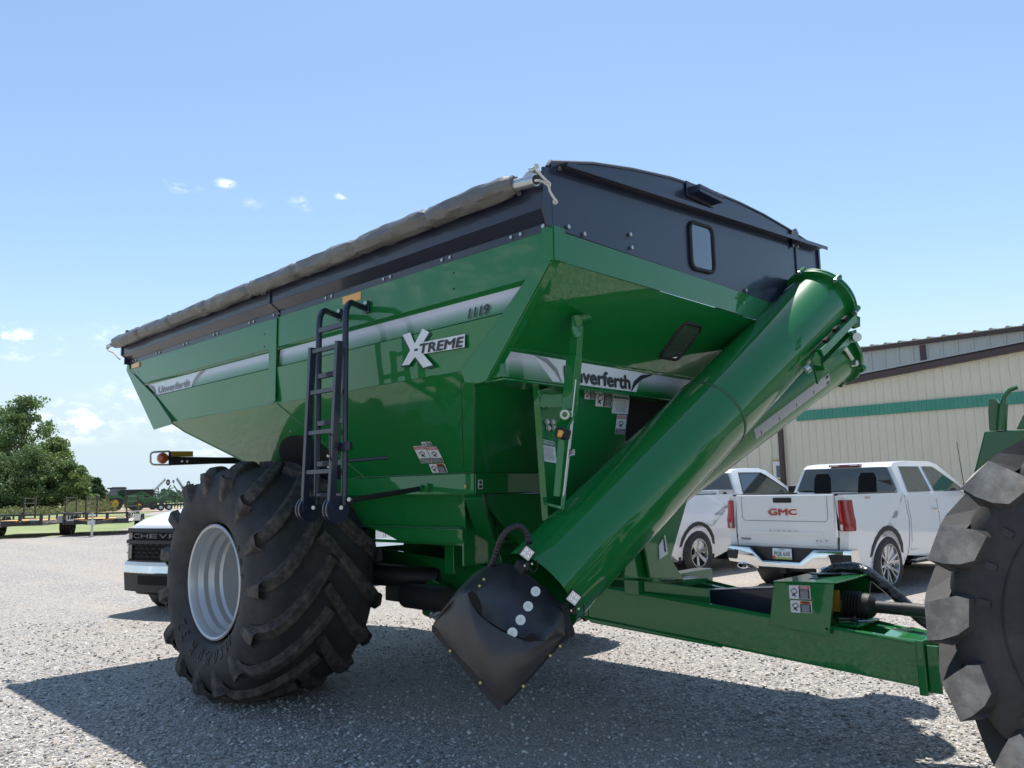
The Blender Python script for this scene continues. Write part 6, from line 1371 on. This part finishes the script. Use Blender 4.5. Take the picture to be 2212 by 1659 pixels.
utility_trailer('utility_trailer', 'black utility trailer with upright ramps cut by the left frame edge', TA_, (.84, -.54), 'black trailers along the grass edge')
t3 = utility_trailer('utility_trailer', 'black trailer with bright bare deck parked beyond the grass', (-90.46, 30.74, 0), (-.35, -.94), None, M['deck'])
t3.rotation_euler = (radians(-2), 0, t3.rotation_euler.z)
# ------------------------------------------------------------------ far farm machines; e = to the right as seen from the yard
E_ = Vector((.335, .942, 0)); ang = atan2(E_.y, E_.x)
def far_thing(name, label, cat, d_, px, group=None):
    az = radians(px); return thing(name, label, cat, (CAM.x+sin(az)*d_, CAM.y+cos(az)*d_, 0), ang, group)
ft_ = far_thing('farm_tractor', 'distant green cab tractor with yellow wheel rims behind the trailers', 'tractor', 111, -70.427)
for x, r, nm in ((-.2, .95, 1), (2.5, .62, 1)):
    for y in (-.8, .8):
        mb = MB(); mb.lathe([(-.22, r*.5), (-.25, r*.75), (-.2, r), (.2, r), (.25, r*.75), (.22, r*.5)], (x, y, r), (0, 1, 0), 32); wq = obj('wheel', mb, M['rubber'], ft_)
        mb = MB(); mb.lathe([(-.20, r*.52), (-.10, r*.42), (-.08, r*.12), (-.12, 0)], (x, y, r), (0, 1, 0), 24); obj('rim', mb, M['rimyellow'], wq)
mb = MB(); mb.box(-.9, 2.9, -.35, .35, .8, 1.35); mb.box(.95, 3.0, -.42, .42, 1.3, 1.95); obj('hood', mb, M['jd'], ft_, bevel=.05)
mb = MB(); mb.lathe([(-.28, 1.05), (.2, 1.05)], (-.2, -.75, .95), (0, 1, 0), 20, True, radians(200), radians(340)); mb.box(-1.0, .9, -.9, .9, 1.35, 1.6); mb.plate([(-1.2, -.95, 1.2), (-.9, -.95, 1.9), (.4, -.95, 1.95), (.8, -.95, 1.5), (.4, -.95, 1.6), (-.7, -.95, 1.6)], .3); obj('fender', mb, M['jd'], ft_)
mb = MB(); mb.box(-.75, .95, -.72, .72, 1.6, 2.75); obj('cab_glass', mb, M['glassg'], ft_)
mb = MB()
for x in (-.8, .15, .98):
    for y in (-.74, .74): mb.beam((x, y, 1.5), (x+(.05 if x < 0 else -.03), y, 2.8), .09, .07)
obj('cab_post', mb, M['jd'], ft_)
mb = MB(); mb.box(-1.1, 1.1, -.82, .82, 2.75, 2.92); mb.box(-.6, .9, -.6, .6, 2.92, 2.98); obj('roof', mb, M['trail'], ft_, bevel=.04)
mb = MB(); mb.plate([(-1.25, -.9, 1.55), (-.95, -.9, 1.55), (-1.1, -.9, 1.85)], .03); obj('slow_sign', mb, M['orange'], ft_)
lt = far_thing('loader_tractor', 'green tractor with raised loader arms right of the cab tractor', 'tractor', 116, -69.131)
mb = MB(); mb.box(-.8, 2.2, -.4, .4, .7, 1.6); obj('hood', mb, M['jd'], lt, bevel=.05)
for x, r in ((-.6, .75), (1.7, .5)):
    mb = MB(); mb.lathe([(-.2, r*.4), (-.2, r), (.2, r), (.2, r*.4)], (x, -.7, r), (0, 1, 0), 24); wq = obj('wheel', mb, M['rubber'], lt)
for y in (-.7, .6):
    mb = MB(); mb.beam((-1.6, y, 1.7), (.4, y, 2.35), .14, .2); mb.beam((.4, y, 2.35), (2.6, y, 1.0), .14, .2); mb.beam((-1.0, y, 1.3), (1.0, y, 1.95), .1, .1); mb.beam((.3, y, 1.0), (.5, y, 2.2), .12, .16); obj('loader_arm', mb, M['jd'], lt)
mb = MB(); mb.box(2.5, 3.0, -1.0, 1.0, .35, 1.1); obj('bucket', mb, M['trail'], lt)
bc = far_thing('dark_container', 'dark box container standing behind the loader tractor', 'container', 122, -69.131)
mb = MB(); mb.box(-1.8, 1.8, -1.2, 1.2, .2, 2.75); obj('box', mb, mat('dark_container_paint', (.03, .025, .022), .6), bc, bevel=.03)
mb = MB()
for k in range(6): mb.box(-1.7+k*.65, -1.62+k*.65, -1.25, -1.2, .3, 2.65)
obj('side_rib', mb, M['trail'], bc)
tl_ = far_thing('tillage_implement', 'folded green tillage implement with raised wings and wheels', 'farm implement', 118, -67.133)
mb = MB(); mb.beam((-4.2, 0, .95), (4.6, 0, .95), .2, .2); mb.beam((-3.0, .8, 1.2), (3.5, .8, 1.2), .2, .2); mb.beam((-2.6, 0, 1.0), (-.4, 0, 3.2), .18, .22); mb.beam((2.6, 0, 1.0), (.2, 0, 3.2), .18, .22); mb.beam((-2.6, 0, 1.0), (-1.4, 0, 1.9), .3, .6); mb.beam((-2.9, 0, 2.0), (-.3, 0, 2.8), .12, .12); mb.beam((-1.6, 0, 1.8), (1.2, 0, 1.1), .12, .12); mb.box(3.2, 4.6, -.3, .3, 1.0, 1.7)
obj('frame', mb, M['jd'], tl_)
for a, b in (((-4.3, -.2, 2.2), (-1.6, -.2, 4.0)), ((.8, -.2, 4.1), (2.3, -.2, 2.7))):
    mb = MB(); A0, B0 = Vector(a), Vector(b); n = 15
    for k in range(n): c_ = A0.lerp(B0, k/(n-1)); d_ = (B0-A0).normalized(); mb.cyl(c_-d_*.04, c_+d_*.04, .24, 12)
    mb.beam(A0, B0, .08, .08); obj('disc_gang', mb, M['trail'], tl_)
for x, z, r in ((-1.0, 3.6, .42), (3.3, 3.35, .42), (.1, 3.7, .22)):
    mb = MB(); mb.lathe([(-.12, r*.4), (-.14, r), (.14, r), (.12, r*.4)], (x, -.3, z), (.2, 1, 0), 20); wq = obj('wheel', mb, M['rubber'], tl_); mb = MB(); mb.lathe([(-.13, 0), (-.12, r*.5)], (x, -.3, z), (.2, 1, 0), 16); obj('rim', mb, M['silver'], wq)
mb = MB()
for k in range(13): mb.cyl((-3.8+k*.62, -.6, .0), (-3.8+k*.62, -.6, .9), .09, 8); mb.box(-3.95+k*.62, -3.62+k*.62, -.7, -.5, .35, .62)
obj('row_unit', mb, M['trail'], tl_)
tl_.scale = (.60, 1, 1)
mt = far_thing('mower_deck', 'small black implement standing left of the distant tractor', 'implement', 108, -71.433)
mb = MB(); mb.box(-.9, .7, -.4, .4, .35, .7); mb.beam((-.9, 0, .6), (1.4, 0, .95), .12, .12); obj('frame', mb, M['trail'], mt)
for x in (-.7, .6): mb = MB(); mb.lathe([(-.1, .1), (-.1, .3), (.1, .3), (.1, .1)], (x, -.45, .3), (0, 1, 0), 16); obj('wheel', mb, M['rubber'], mt)
pt = far_thing('fence_post', 'dark wooden post standing in the grass behind the left trailer', 'post', 60, -75.469)
mb = MB(); mb.cyl((0, 0, 0), (0, 0, 1.3), .07, 8); obj('shaft', mb, M['bark'], pt)
